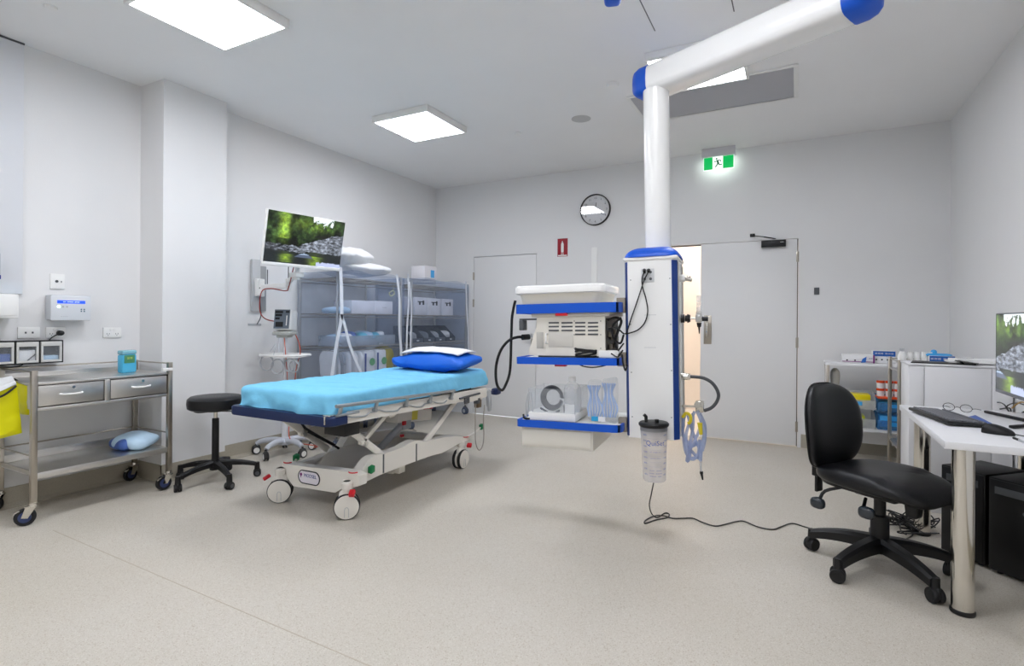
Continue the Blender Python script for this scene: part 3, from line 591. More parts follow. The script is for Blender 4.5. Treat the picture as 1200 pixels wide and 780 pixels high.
# base
b = B(); xzprism(b, [(-3.05,.19),(-2.95,.112),(-2.57,.128),(-2.50,.168),(-2.44,.175),(-2.37,.20),(-2.37,.262),(-2.42,.275),(-2.62,.268),(-2.8,.258),(-2.95,.25),(-3.05,.25)], 2.47, 2.54); ep = obj('end_panel', b, ENW, bed)
b = B(); n = 24; R0 = []
for i in range(n):
    a = 2*PI*i/n; cx_ = .055 if math.cos(a) > 0 else -.055; R0.append((-2.80+cx_+.042*math.cos(a), .190+.042*math.sin(a)))
b.tube([(x,2.4675,z) for x,z in R0], .0035, 6, closed=True); obj('badge_outline', b, INKD, ep)
b = B(); b.prism(R0, 2.4678, 2.4692, 'y'); obj('badge_plate', b, mat('badge_white','e6e2ea',.5), ep)
text('MODSEL', .032, MF((-2.788,2.4672,.200),(1,0,0),(0,0,1)), INK, ep, sx=.95)
b = B(); b.cyl((-2.873,2.4668,.203),(-2.873,2.4675,.203),.011,n=12); b.bb(-2.876,-2.870,2.4668,2.4675,.183,.2); obj('badge_mark', b, LILAC, ep)
side = [(2.50,.19),(2.60,.185),(2.73,.195),(3.104,.20),(3.30,.197),(3.421,.189),(3.566,.20),(3.66,.215),(3.82,.217),(3.84,.232),(3.8,.247),(3.62,.285),(3.436,.305),(3.22,.318),(3.14,.342),(3.097,.35),(3.02,.342),(2.95,.33),(2.779,.325),(2.70,.334),(2.63,.32),(2.56,.27),(2.50,.262)]
far_side = [(y, z if y > 3.0 else min(z, .232+.04*max(0,(y-2.75))/.25)) for y, z in side]
for x0, x1, sd_ in ((-2.50,-2.43,side),(-3.07,-3.0,far_side)): b = B(); yzprism(b, sd_, x0, x1); obj('side_cover', b, ENW, bed)
b = B()
for y in (2.76,3.11): b.bb(-2.431,-2.427,y-.006,y+.006,.20,.325,.001)
obj('cover_joint', b, GREYD, bed)
b = B()
b.grid(lambda u, v: (-3.01+.55*u, 2.50+1.1*v, .215+.05*math.exp(-((v-.45)/.25)**2)-.05*math.exp(-((v-.12)/.1)**2)+.035*max(0,2*u-1)**3), 12, 20); obj('base_tray', b, CREAMD, bed, solid=.006)
b = B(); b.bb(-3.03,-2.46,3.62,3.70,.20,.26,.01); obj('rear_crossbar', b, ENW, bed)
b = B(); b.bb(-2.56,-2.48,2.98,3.05,.13,.2,.006); b.bb(-2.72,-2.54,2.98,3.02,.12,.15,.004); obj('floor_pedal', b, ENW, bed)
def bed_castor(x, y, ang):
    r = .077; c = Vector((x,y,r)); R = rot(PI/2,0,ang); n = R@Vector((0,0,1))
    b = B(); b.sq(c+Vector((0,0,.055)),(.05,.022,.05),.7,.8,18,12,0,None,rot(z=ang)); b.cyl(c+Vector((0,0,.06)),c+Vector((0,0,.15)),.024,n=14); b.lathe([(.034,0),(.034,.035),(.02,.045)], c+Vector((0,0,.105)), 16); ca = obj('castor', b, ENW, bed)
    for s in (-1,1):
        b = B(); cc = c+n*s*.024
        b.lathe([(.066,-.012),(.074,-.013),(.078,-.008),(.078,.008),(.074,.013),(.066,.012)], cc, 36, 0, R); b.lathe([(0,-.017),(.062,-.0158),(.0725,-.0138),(.0725,.0138),(.062,.0158),(0,.017)], cc, 36, 1, R)
        rr = Vector((n.y,-n.x,0)); f_ = cc+n*s*.0172
        b.tube([f_+rr*k*.012+Vector((0,0,z)) for k, z in ((-1,-.06),(-1,-.015),(-.7,-.004),(0,.001),(.7,-.004),(1,-.015),(1,-.06))], .0016, 5, 2); obj('wheel', b, [RUBBER, ENW, GREYP], ca)
    return ca
cs = [(-2.441,2.445,math.radians(-48)),(-3.05,2.45,math.radians(-50)),(-2.45,3.72,math.radians(2)),(-3.04,3.72,math.radians(-20))]
for x, y, a in cs: bed_castor(x, y, a+PI/2)
b = B(); b.box((-2.385,2.43,.165),(.035,.045,.026),.006,0,rot(.5,0,.5)); obj('brake_pedal', b, RED, bed)
b = B(); b.box((-3.12,2.40,.165),(.035,.05,.02),.006,0,rot(.5,0,-.5)); obj('brake_pedal', b, RED, bed)
b = B(); b.box((-2.41,3.79,.178),(.04,.04,.025),.006,0,rot(.5,0,.3)); obj('brake_pedal', b, RED, bed)
for p, r_ in (((-2.405,2.62,.262),(.2,.15,.1)),((-2.41,3.98,.30),(.2,0,.2)),((-3.1,2.62,.25),(.2,.2,.2))): b = B(); b.box(p,(.03,.04,.045),.005,0,rot(*r_)); obj('steer_pedal', b, GREEN, bed)
b = B(); b.tube([(-2.42,3.76,.25),(-2.41,3.88,.27),(-2.41,3.98,.30)],.008,6,sm=3); b.tube([(-3.03,2.55,.24),(-3.1,2.62,.24)],.008,6); obj('pedal_lever', b, ENW, bed)
for p in ((-2.43,2.49,.275),(-3.02,2.49,.26),(-2.43,3.76,.255)): b = B(); b.tube([Vector(p)+Vector((.03*math.cos(a),.03*math.sin(a),0)) for a in (-2.4,-1.8,-1.2,-.6,0)],.004,6); obj('red_ring', b, RED, bed)
# head end hardware
b = B(); b.bb(bx1-.07,bx1-.0,3.6,4.07,bz(3.9)-.005,bz(3.9)+.055,.006); b.bb(bx1-.06,bx1+.012,3.70,3.9,bz(3.8)-.02,bz(3.8)+.03,.006); b.bb(bx0+.02,bx1-.02,4.02,4.07,bz(4)-.0,bz(4)+.05,.006); hd = obj('head_bracket', b, ENW, bed)
b = B(); b.bb(bx1+.005,bx1+.014,3.62,3.69,bz(3.6)-.03,bz(3.6)+.02,.003); b.bb(bx1-.03,bx1+.012,3.82,3.86,bz(3.8)-.05,bz(3.8)+.0,.003); b.cyl((bx1-.02,3.66,bz(3.6)-.005),(bx1+.02,3.66,bz(3.6)-.005),.016); b.tube([(bx1+.01,3.55,bz(3.5)+.02),(bx1+.015,3.7,bz(3.7)+.03),(bx1+.012,3.85,bz(3.8)+.035)],.008,6); obj('latch', b, GREYD, bed)
b = B(); b.bb(bx1-.05,bx1-.01,3.86,3.92,bz(3.9)-.09,bz(3.9)-.01,.006); obj('brown_stop', b, mat('brown_block','6e5a44',.5), bed)
b = B(); b.box((bx1-.0,4.02,.545),(.035,.05,.15),.012,0,rot(.12,0,0)); b.box((bx1-.0,4.03,.46),(.028,.035,.06),.01,0,rot(.12)); obj('handset', b, GREYP, bed)
b = B(); b.sq((bx1-.0,4.15,.59),(.03,.05,.03),.5,.5); b.bar((bx1,4.05,.59),(bx1,4.13,.59),.025,.03); obj('corner_bumper', b, NAVY, bed)
b = B(); b.sq((bx0+.0,4.15,.59),(.03,.05,.03),.5,.5); obj('corner_bumper', b, NAVY, bed)
b = B(); xh = bx1-.01; b.tube([U(*q_,x=xh) for q_ in ((558,466),(557,485),(557,505),(557.5,518),(560,526),(563,526.5),(566,520),(567,508),(566.5,490),(568,474))],.0045,6,sm=5); obj('handset_cord', b, mat('cord_grey','a49c92',.5), bed)
# drape
def drape(u, v):
    hx, hy, r = .422, .895, .07; cx_, cy_ = (bx0+bx1)/2, 3.13; e = .122
    a = (u-.5)*2*(hx+e); c = (v-.5)*2*(hy+e)
    qx, qy = abs(a)-(hx-r), abs(c)-(hy-r); sx_, sy_ = (1 if a > 0 else -1), (1 if c > 0 else -1)
    if qx > 0 and qy > 0: l = math.hypot(qx,qy); g = (qx/l,qy/l); d = l-r
    elif qx > qy: g = (1,0); d = qx-r
    else: g = (0,1); d = qy-r
    n1 = noise.noise(Vector((a*7,c*5,1))); n2 = noise.noise(Vector((a*17,c*12,4))); n3 = noise.noise(Vector((a*3,c*2.4,9))); n4 = noise.noise(Vector((a*4-c*9,c*4,2)))
    R_ = .032; o_ = max(0, d+R_)
    if o_ > 0:
        th_ = min(PI/2, o_/R_); dropA = R_*(1-math.cos(th_)); outA = R_*math.sin(th_); rest = max(0, o_-R_*PI/2)
        hem = 1+.22*n3; drop = dropA+rest*hem; out = outA-R_+(.024*n1+.014*abs(n4))*min(1,rest/.05)+.006*n2*min(1,rest/.03)+.06*rest
    else: drop = 0; out = d
    # point on the contour, pushed out along its normal
    bx_ = a-sx_*g[0]*(d-out); by_ = c-sy_*g[1]*(d-out)
    z = .787-drop+.005*n1+.007*n3+(.018*max(0,.2-abs(n4))+.008*max(0,.15-abs(n2)))*(o_ <= 0)+(.012*max(0,(c-.3)/.6) if o_ <= 0 else 0)
    x, y = cx_+bx_, cy_+by_
    k = math.exp(-((x+2.58)/.05)**2)*(1 if (sy_ < 0 and g[1] > .7) else 0)*min(1,max(0,drop)/.08); y -= .035*k; z = max(z-.02*k, .667-.03*k)
    return (x, y, z)
b = B(); b.grid(drape, 90, 150); single('bed_drape', b, SHEET, 'sky blue disposable drape creased over the mattress of the bed', 'drape', smooth=60, solid=0)
# pillow and towel
def pf(p, hx, hy, hz, sd):
    u, v = p.x/hx, p.y/hy; k = max(0,(1-abs(u)**3))*max(0,(1-abs(v)**3)); z = p.z*(.18+.82*k**.6)+.022*noise.noise(p*8+Vector((sd,0,0)))+.012*abs(noise.noise(Vector((p.x*14+p.y*10,p.y*16,sd+3))))+.006*noise.noise(Vector((p.x*30,p.y*9,sd)))
    return Vector((p.x*(1-.05*(1-abs(v))), p.y*(1-.08*(1-abs(u))), z))
def pillow(name, c, hx, hy, hz, mt, lab, cat, R=None, sd=0, group=None):
    b = B(); b.sq(c,(hx,hy,hz),.35,.55,48,20,0,lambda p: pf(p,hx,hy,hz,sd),R); return single(name, b, mt, lab, cat, group, 60)
PILB_SOFT = PILB
pillow('pillow',(-2.71,3.74,.872),.38,.20,.082,PILB,'royal blue wipe clean pillow at the head of the bed','pillow',rot(.10,0,.0),2)
def towel(u, v):
    x = -3.02+.60*u; y = 3.63+.27*v; p = Vector((x+2.71, y-3.74, 0)); a_, b_ = p.x/.38, p.y/.2
    k = max(0,1-abs(a_)**3)*max(0,1-abs(b_)**3); z = .878+.085*(k**.6)*(1)+.1*p.y
    return (x, y, z+.012+.004*noise.noise(Vector((x*14,y*14,0)))+.01*math.sin(3*v)*(1-u))
b = B(); b.grid(towel, 36, 20); single('folded_towel', b, CLOTH, 'white towel laid over the top of the royal blue pillow', 'towel', smooth=60, solid=.008)
# ================================================================ PATIENT MONITOR STAND
mx, my = -4.09, 3.33
ms = thing('patient_monitor','small patient monitor on a wheeled pole with a white basket, behind the bed foot','monitor',(mx,my,0))
b = B(); b.cyl((mx,my,.12),(mx,my,1.12),.017,n=16); b.cyl((mx,my,.12),(mx,my,.42),.028,n=16); b.cyl((mx-.02,my-.05,.92),(mx-.02,my-.05,1.1),.006); obj('pole', b, mat('pole_white','dcdee2',.3), ms)
b = B(); a0 = math.radians(-76)
SILV = mat('silver_plastic','c3c7d0',.35)
b.lathe([(.03,.085),(.055,.09),(.06,.115),(.03,.15),(.02,.155)], (mx,my,0), 20)
for k in range(5):
    a = a0+2*PI*k/5; d = Vector((math.cos(a),math.sin(a),0)); b.tube([Vector((mx,my,.115)),Vector((mx,my,.13))+d*.10,Vector((mx,my,.118))+d*.2,Vector((mx,my,.095))+d*.245],lambda t: .03-.010*t,10,sm=4)
obj('base', b, SILV, ms)
for k in range(5): a = a0+2*PI*k/5; twin_castor(mx+.25*math.cos(a), my+.25*math.sin(a), a+.9+.7*k, ms, .037, (mat('castor_cover','4a4a48',.35,.6),(mat('tyre_grey','3c3c3e',.5),WHITE)), .68, .012, .014)
b = B(); b.box((mx,my-.02,.44),(.14,.11,.045),.015); obj('counterweight', b, BLACK, ms)
# monitor head
Rm = rot(z=.42); Rt = Rm@rot(-.15)
b = B(); cM = Vector((mx-.01,my+.01,1.205)); b.box(cM,(.155,.14,.19),.018,0,Rt,3,taper=(1.05,1.0)); mh = obj('case', b, WHITE, ms)
fr = Rt@Vector((0,-1,0)); rt = Rt@Vector((1,0,0)); up = Rt@Vector((0,0,1)); cF = cM+fr*.0715
def onf(b, dx, dz, w_, h_, th=.0015, mi=0, base=0): b.box(cF+rt*dx+up*dz+fr*(base+th/2), (w_,th,h_), 0, mi, Rt)
b = B(); onf(b,0,.003,.142,.172,.002); scn = obj('screen_panel', b, mat('panel_slate','66707c',.35), mh)
b = B(); onf(b,-.028,.066,.07,.02,.002,0,.002); onf(b,-.03,.038,.06,.02,.002,0,.002); onf(b,-.04,.008,.04,.018,.002,0,.002); onf(b,.05,.068,.034,.016,.002,0,.002); onf(b,-.02,-.045,.07,.045,.001,0,.002); obj('readouts', b, BLACK, scn)
b = B(); onf(b,.045,-.01,.008,.09,.001,0,.002); obj('light_strip', b, WHITE, scn)
b = B(); b.box(cM-up*.115,(.17,.15,.035),.012,0,Rm); b.box(cM-up*.14,(.11,.1,.03),.008,0,Rm); obj('mount', b, mat('mount_grey','b6b8b4',.5), ms)
b = B(); zb = .895
b.tube([Vector((mx,my,zb))+Rm@Vector(q_) for q_ in ((-.17,-.12,0),(.17,-.12,0),(.18,.1,0),(-.18,.1,0))],.011,8,sm=3,closed=True)
b.grid(lambda u, v: Vector((mx,my,zb-.02))+Rm@Vector((-.16+.32*u,-.11+.2*v,0)),4,4); obj('basket', b, WHITE, ms, solid=0)
b = B()
for i, (ox, rr_, zz) in enumerate(((-.12,.06,.83),(-.02,.055,.80),(.09,.05,.81),(.13,.045,.80))):
    c_ = Vector((mx,my,zz))+Rm@Vector((ox,-.1,0)); b.tube([c_+Rm@Vector((rr_*math.cos(t*.7),.012*math.sin(t*1.7+i),rr_*1.15*math.sin(t*.7))) for t in range(18)],.0045,6,sm=2)
b.tube([Vector((mx,my,.89))+Rm@Vector((-.05,-.12,0)),Vector((mx,my,1.0))+Rm@Vector((-.06,-.05,0)),Vector((mx,my,.93))+Rm@Vector((-.09,-.1,.0))],.003,6,sm=5)
obj('sensor_leads', b, GREYP, ms)
b = B(); b.tube([Vector((mx,my,z))+Vector((a,bb_,0)) for a, bb_, z in ((.03,.06,1.12),(.07,.09,1.0),(.075,.1,.9),(.05,.08,.78),(.05,.06,.6),(.04,.05,.4),(.05,.0,.22),(.12,-.02,.13),(.2,.05,.10),(.3,.12,.08),(.2,.15,.05))],.0045,6,sm=5)
b.tube([Vector((mx,my,z))+Vector((a,bb_,0)) for a, bb_, z in ((.0,-.02,1.1),(.03,-.03,.98),(.035,-.02,.85),(.04,-.01,.7),(.035,.0,.5))],.004,6,sm=5)
obj('power_lead', b, CABO, ms)
# ================================================================ TELEVISION
def paint(u, v, sd=0):
    """forest creek picture: u right, v up, both 0..1"""
    F = lambda sx_, sy_, z: .5*noise.noise(Vector((u*sx_+sd, v*sy_, z)))+.3*noise.noise(Vector((u*sx_*2.3+sd, v*sy_*2.3, z+5)))+.2*noise.noise(Vector((u*sx_*5+sd, v*sy_*5, z+9)))
    shore = .40+.05*F(9,5,2)+(.30*min(1,max(0,u-.42)/.5) if u > .42 else -.02)
    G = lambda x, m, s_: math.exp(-((x-m)/s_)**2)
    if v > shore:
        g = .22+.34*F(16,10,1)+.22*F(5,4,3); hl = G(u,.21,.07)*(1 if v > .5 else .3)*(.75+.9*F(22,14,7)); hl += .55*G(u,.62,.2)*G(v,.82,.14)*(.6+1.6*F(20,14,5)); hl += .3*G(u,.4,.1)*G(v,.85,.1); hl = max(0,hl)
        g = max(.05, g-.16*G(u,.33,.05)-.14*max(0,1-(v-shore)*5)); c = [.68*g+.46*hl, .98*g+.56*hl, .50*g+.14*hl]
        if v > .90+.22*F(26,10,11) and .56 < u < .84: c = [.9,.95,.97]
        if u > .6 and abs(v-(.60+.2*(u-.6)+.03*F(8,8,3))) < .018: c = [.10,.10,.09]
    elif v > .25+.03*F(10,6,4)+.03*(u > .5):
        r = .40+.75*F(20,26,9)+.16*F(60,60,8)-.14*(u < .3)+.06*(u > .45)*(u < .8); r = min(.75,max(.08,r)); c = [r*.92, r*.97, r*1.06]
    else:
        k = .14+.10*max(0,F(14,30,6)); hl = G(u,.26,.07)*(v > .03)+.9*G(u,.64,.085); hl *= max(0,.75+.8*F(14,24,2))*(1 if v < .20 else .25)
        c = [k*.85+.42*hl, k*.95+.55*hl, k+.06*hl]
        if u > .66 and v < .09+.06*F(30,10,1): c = [.68,.72,.86]
        if .36 < u < .62 and .15 < v < .15+.09*math.sin(PI*(u-.36)/.26): c = [.30,.34,.42] if v < .21 else [.58,.66,.76]
    return [min(1,max(0,q_))**2.0 for q_ in c]
SCR = attr_emit('screen_picture', .42)
def screen_mesh(name, wd, ht, M, parent, crop=(0,1,0,1), res=(150,90), sd=0, th=.002, mt=None):
    """thin display panel with the picture as its printed colours"""
    nu, nv = res; me = bpy.data.meshes.new(name); vs_ = []; fs_ = []; q_ = nu+1
    for j in range(nv+1):
        for i in range(nu+1): vs_.append(M@Vector((wd*(i/nu-.5), ht*(j/nv-.5), 0)))
    o_ = ORG.get(parent.name, Vector()); vs_ = [tuple(p-o_) for p in vs_]
    for j in range(nv):
        for i in range(nu): fs_.append((j*q_+i, j*q_+i+1, (j+1)*q_+i+1, (j+1)*q_+i))
    me.from_pydata(vs_, [], fs_); at = me.color_attributes.new('Col','FLOAT_COLOR','CORNER'); data = []
    for j in range(nv):
        for i in range(nu):
            c = paint(crop[0]+(crop[1]-crop[0])*(i+.5)/nu, crop[2]+(crop[3]-crop[2])*(j+.5)/nv, sd); data += [*c,1.0]*4
    at.data.foreach_set('color', data); me.materials.append(mt or SCR); o = bpy.data.objects.new(name, me); C.objects.link(o); o.parent = parent; ORG[o.name] = o_; return o
tc_ = Vector((-3.696,3.214,1.884)); RT = rot(z=1.425)@rot(.202)
tv = thing('wall_television','television on a swing arm showing a forest creek, tilted down over the bed','television',(-3.72,3.2,1.65))
tw, th_ = .72, .42
b = B(); b.box(tc_+RT@Vector((0,.02,0)),(tw+.012,.035,th_+.012),.008,0,RT); b.box(tc_+RT@Vector((0,.045,-.02)),(.5,.03,.28),.012,0,RT); cas = obj('case', b, WHITEG, tv)
b = B(); b.box(tc_+RT@Vector((0,.006,-th_/2-.008)),(tw+.014,.02,.03),.006,0,RT); obj('lower_bezel', b, WHITEG, cas)
nr = RT@Vector((0,-1,0)); M = MF(tc_+nr*.0015, RT@Vector((1,0,0)), RT@Vector((0,0,1))); screen_mesh('screen', tw, th_, M, tv)
br = thing('television_bracket','pale grey wall bracket and swing arm carrying the television','bracket',(W,3.2,1.29))
b = B(); b.bb(W+.0005,W+.03,3.15,3.235,1.285,1.755,.005); b.bb(W+.0005,W+.022,3.235,3.30,1.29,1.70,.004,1); obj('wall_plate', b, [mat('bracket_grey','c2c4c6',.45),mat('bracket_dark','9c9ea0',.5)], br)
a1 = U(310,338,x=W+.1); a1 = Vector((W+.08,3.20,1.50)); a2 = Vector((-4.02,3.30,1.52)); a3 = tc_+RT@Vector((0,.07,-.08))
b = B(); b.bb(W+.03,W+.07,3.17,3.25,1.42,1.58,.008); b.cyl((W+.08,3.2,1.43),(W+.08,3.2,1.57),.022); b.bar(a1,a2,.035,.05,0,.01); b.cyl(a2-Vector((0,0,.05)),a2+Vector((0,0,.06)),.022); obj('lower_arm', b, WHITE, br)
b = B(); b.bar(a2+Vector((0,0,.03)), Vector((a3.x-.04,a3.y,1.62)),.035,.045,0,.01); b.cyl(Vector((a3.x-.04,a3.y,1.56)),Vector((a3.x-.04,a3.y,1.78)),.02); b.box(a3-Vector((.02,0,.0)),(.05,.1,.1),.008,0,RT); b.box((a3.x-.05,a3.y,1.60),(.09,.09,.04),.008); obj('upper_arm', b, WHITE, br)
b = B(); b.cyl((a1.x+.06,a1.y+.02,1.53),(a1.x+.06,a1.y+.02,1.66),.004); b.cyl((a2.x-.0,a2.y,1.57),(a2.x,a2.y,1.7),.004); obj('pin', b, GREYD, br)
b = B(); b.tube([a3+Vector((-.05,-.02,-.12)),Vector((a3.x-.12,a3.y-.02,1.50)),Vector((-4.02,3.27,1.47)),Vector((-4.15,3.22,1.49)),Vector((-4.22,3.18,1.46)),Vector((-4.23,3.17,1.3)),Vector((-4.18,3.19,1.22)),Vector((mx-.05,my-.02,1.19))],.005,6,sm=6); tag(b_ := obj('red_cable', b, mat('cable_red','9a3a34',.5)), 'dark red cable looping from the television bracket to the patient monitor', 'cable')
b = B(); b.tube([(W+.09,3.18,1.5),(W+.05,3.21,1.40),(W+.035,3.235,1.25),(W+.03,3.20,1.17)],.005,6,sm=6); single('grey_cable', b, GREYD, 'short dark grey cable hanging down from the television bracket', 'cable')
b = B(); b.bb(W+.0005,W+.008,3.13,3.26,1.158,1.178,.003); single('trunking_plate', b, GREYP, 'thin white cable outlet plate low on the wall under the bracket', 'plate')
# ================================================================ SHELVING ALONG THE LEFT WALL
SX0, SX1 = -4.30, -3.80
def shelving(y0, y1, lab, levels, ztop):
    t = thing('shelving_unit', lab, 'shelves', ((SX0+SX1)/2,(y0+y1)/2,0), 'covered shelving units')
    for x in (SX0,SX1):
        for y in (y0,y1): b = B(); b.cyl((x,y,.12),(x,y,ztop+.03),.0125,n=12); obj('post', b, STEEL, t); twin_castor(x, y, .4+x, t, .045, (GREYD,(mat('blue_grey_tyre','4a566e',.5),GREYP)), .55, .006, .02)
    for z in levels:
        b = B(); b.tube([(SX0,y0,z),(SX1,y0,z),(SX1,y1,z),(SX0,y1,z)],.006,6,closed=True); b.tube([(SX0,y0,z-.03),(SX1,y0,z-.03),(SX1,y1,z-.03),(SX0,y1,z-.03)],.005,6,closed=True); n = int((SX1-SX0)/.04)
        for i in range(1,n): x = SX0+i*(SX1-SX0)/n; b.bar((x,y0,z),(x,y1,z),.003,.003)
        for i in range(1,4): y = y0+i*(y1-y0)/4; b.bar((SX0,y,z-.005),(SX1,y,z-.005),.005,.005)
        obj('shelf', b, STEELD, t)
    return t
LV = (.25,.61,.95,1.27,1.61)
sA = shelving(3.67,4.58,'left shelving unit under a blue tinted cover, beside the patient monitor',LV,1.64)
sB = shelving(4.76,5.87,'right shelving unit under a blue tinted cover, in the room corner',LV,1.64)
def cover(y0, y1, lab, sag, zt=1.66):
    t = thing('shelf_cover', lab, 'dust cover', ((SX0+SX1)/2,(y0+y1)/2,.2), 'blue tinted shelf covers'); e = .025
    x0, x1 = SX0-.012, SX1+e; y0 -= e; y1 += e
    wv = lambda a, c: .006*noise.noise(Vector((a*4,c*4,y0)))
    b = B(); b.grid(lambda u, v: (x1+wv(u,v*3), y0+(y1-y0)*u, .2+(zt-.2)*v), 24, 30); obj('front_sheet', b, COVER, t)
    for y in (y0, y1): b = B(); b.grid(lambda u, v: (x0+(x1-x0)*u, y+wv(u*2,v*3), .2+(zt-.2)*v), 12, 24); obj('end_sheet', b, COVER, t)
    b = B(); b.grid(lambda u, v: (x0+(x1-x0)*u, y0+(y1-y0)*v, zt-.05*sag*math.sin(PI*v)**2*math.sin(PI*min(1,u*1.0))**.5+.05*sag*math.sin(PI*v*2)**2), 14, 24); obj('top_sheet', b, COVER, t)
    return t
cA = cover(3.67,4.58,'blue tinted plastic dust cover over the left shelving unit',.5,1.67)
cB = cover(4.76,5.87,'blue tinted plastic dust cover over the right shelving unit',.5,1.68)
xz = SX1+.034
def zipt(par, pts, wd): b = B(); ribbon(b, [U(*q_,x=xz) for q_ in pts], wd, (0,1,0)); obj('zip_tape', b, ZIP, par)
zipt(cA, ((399,313),(400,345),(400,372),(394,405),(388,446)), .04)
zipt(cA, ((400,368),(405,385),(410,405),(418,425),(425,440)), .035)
zipt(cA, ((465,321),(468,350),(468,385),(470,412),(471,440)), .035)
zipt(cB, ((478,321),(479,350),(477,385),(476,440)), .026)
zipt(cB, ((480,330),(482,360),(481,400),(482,440)), .018)
zipt(cB, ((546,330),(547,360),(549,400),(548,440)), .03)
# things on the shelves
def carton(c, d, lab, mt=CARD, rz=0, name='carton', cat='box', print_=None, group=None):
    t = thing(name, lab, cat, c, group); R = rot(z=rz); m_ = Vector(c)+Vector((0,0,d[2]/2))
    b = B(); b.box(m_, d, .003, 0, R); obj('body', b, mt, t)
    b = B(); b.box(Vector(c)+Vector((0,0,d[2]+.0005)), (d[0]*.98,.004,.001), 0, 0, R) ; obj('flap_seam', b, GREYP, t)
    if print_: print_(t, Vector(c), R, d)
    return t
z1, z2, z3, zT = 1.277, .957, .617, 1.617
carton((-3.97,4.07,z1),(.24,.34,.13),'left white carton on the upper shelf of the left unit',group='white cartons on the left unit')
carton((-3.96,4.36,z1),(.24,.26,.135),'right white carton with small print on the upper shelf of the left unit',print_=lambda t,c,R,d: text('-- ----', .03, MF(c+Vector((d[0]/2+.001,0,.07)),(0,1,0),(0,0,1)), INKD, t),group='white cartons on the left unit')
b = B(); b.sq((-3.98,3.82,z1+.03),(.12,.11,.035),.7,.8,24,12,0,pack_fn(5,.2)); single('blue_pack', b, PALEB, 'flat pale blue pack at the left end of the upper shelf', 'pack')
b = B(); b.tube([(-3.83,4.42,1.50),(-3.83,4.48,1.53),(-3.83,4.51,1.50),(-3.83,4.45,1.47),(-3.83,4.42,1.50)],.006,6,sm=4); b.tube([(-3.83,4.49,1.50),(-3.83,4.49,1.60)],.003,6); single('hook', b, mat('pale_gold','d6d6a8',.5), 'pale yellow hook hanging in the left unit above the cartons', 'hook')
ty = thing('storage_tray','long clear plastic tray of small packs on the middle shelf of the left unit','tray',(-4.0,4.17,z2))
b = B()
for q_ in ((-4.15,-3.86,3.76,4.56,z2,z2+.004),(-3.864,-3.86,3.76,4.56,z2,z2+.1),(-4.15,-4.146,3.76,4.56,z2,z2+.1),(-4.15,-3.86,3.76,3.764,z2,z2+.1),(-4.15,-3.86,4.556,4.56,z2,z2+.1)): b.bb(*q_)
obj('tray', b, CLEARM, ty)
for i in range(9):
    y = 3.83+i*.079; b = B(); b.sq((-4.0+.02*((i*5)%3-1),y,z2+.075+.012*((i*7)%3)),(.1,.05,.045),.7,.8,18,10,0,pack_fn(i,.25),rot(z=i*.7))
    single('small_pack', b, [PALEB,PAPER,PERI,PAPER,mat('cyan_wrap','66c4dc',.5)][i%5] if i != 7 else mat('cyan_wrap','66c4dc',.5), ORD[i]+' small wrapped pack from the left in the clear tray' if i != 7 else 'cyan and white pack standing proud in the clear tray', 'pack', 'packs in the clear tray' if i != 7 else None)
for i in range(9):
    y = 3.76+i*.075; b = B(); b.sq((-3.99,y,z3+.15),(.13,.03,.15),.6,.6,20,14,0,pack_fn(i+20,.16),rot(.12-.03*i)); f_ = single('fluid_bag', b, [PAPER,CLEARM,PAPER][i%3] if i < 4 else PAPER, ORD[i]+' white fluid bag from the left, lower shelf of left unit', 'fluid bag', 'fluid bags on the lower shelf')
for i, y in enumerate((4.16,4.34)):
    t = thing('printed_pack', ['white printed pack with a green circle, left of two on the lower shelf','white printed pack with a green circle, right of two on the lower shelf'][i], 'pack', (-3.93,y,z3), 'printed packs with green circles')
    b = B(); b.box((-3.9,y,z3+.145),(.1,.155,.28),.02,0,rot(0,-.05,0)); obj('body', b, PAPER, t)
    b = B(); b.cyl((-3.846,y+.03,z3+.17),(-3.842,y+.03,z3+.17),.038,n=24); obj('green_circle', b, mat('leaf_green','62b06c',.5), t)
    b = B(); b.bb(-3.849,-3.844,y-.075,y-.055,z3+.02,z3+.26); obj('blue_band', b, INK, t)
b = B(); b.sq((-4.0,4.5,z3+.15),(.14,.075,.16),.5,.6,24,14,0,pack_fn(31,.15)); single('yellow_pack', b, YELM, 'mustard yellow pack at the right end of the lower shelf', 'pack')
pillow('spare_pillow',(-4.02,4.0,zT+.215),.20,.26,.10,CLOTH,'white pillow on top of the left shelving unit, resting on another','pillow',rot(.0,-.1,.2),5,'white pillows on the shelving')
pillow('spare_pillow',(-4.03,4.2,zT+.125),.20,.30,.07,CLOTH,'white pillow lying flat under another on top of the left unit','pillow',rot(.0,0,-.15),9,'white pillows on the shelving')
def legp(t, c, R, d):
    b = B(); x = c.x+d[0]/2; b.box((x+.001,c.y,c.z+d[2]*.75),(.002,d[1]*.5,.012)); b.box((x+.001,c.y-.02,c.z+d[2]*.65),(.002,.03,.03)); b.box((x+.001,c.y+d[1]*.2,c.z+d[2]*.7),(.002,.03,.05)); obj('printed_mark', b, INKD, t)
for i, y in enumerate((4.98,5.24,5.52)): carton((-3.97,y,z1),(.26,.235,.20),['left','middle','right'][i]+' of three white printed cartons on the upper shelf of the corner unit',print_=legp,group='printed cartons on the corner unit')
t = carton((-4.0,5.25,zT+.085),(.2,.24,.16),'small white carton with a blue mark on top of the corner unit',print_=lambda t,c,R,d: obj('printed_mark', B().box((c.x+d[0]/2+.001,c.y+.03,c.z+.07),(.002,.07,.09)), SKYB, t))
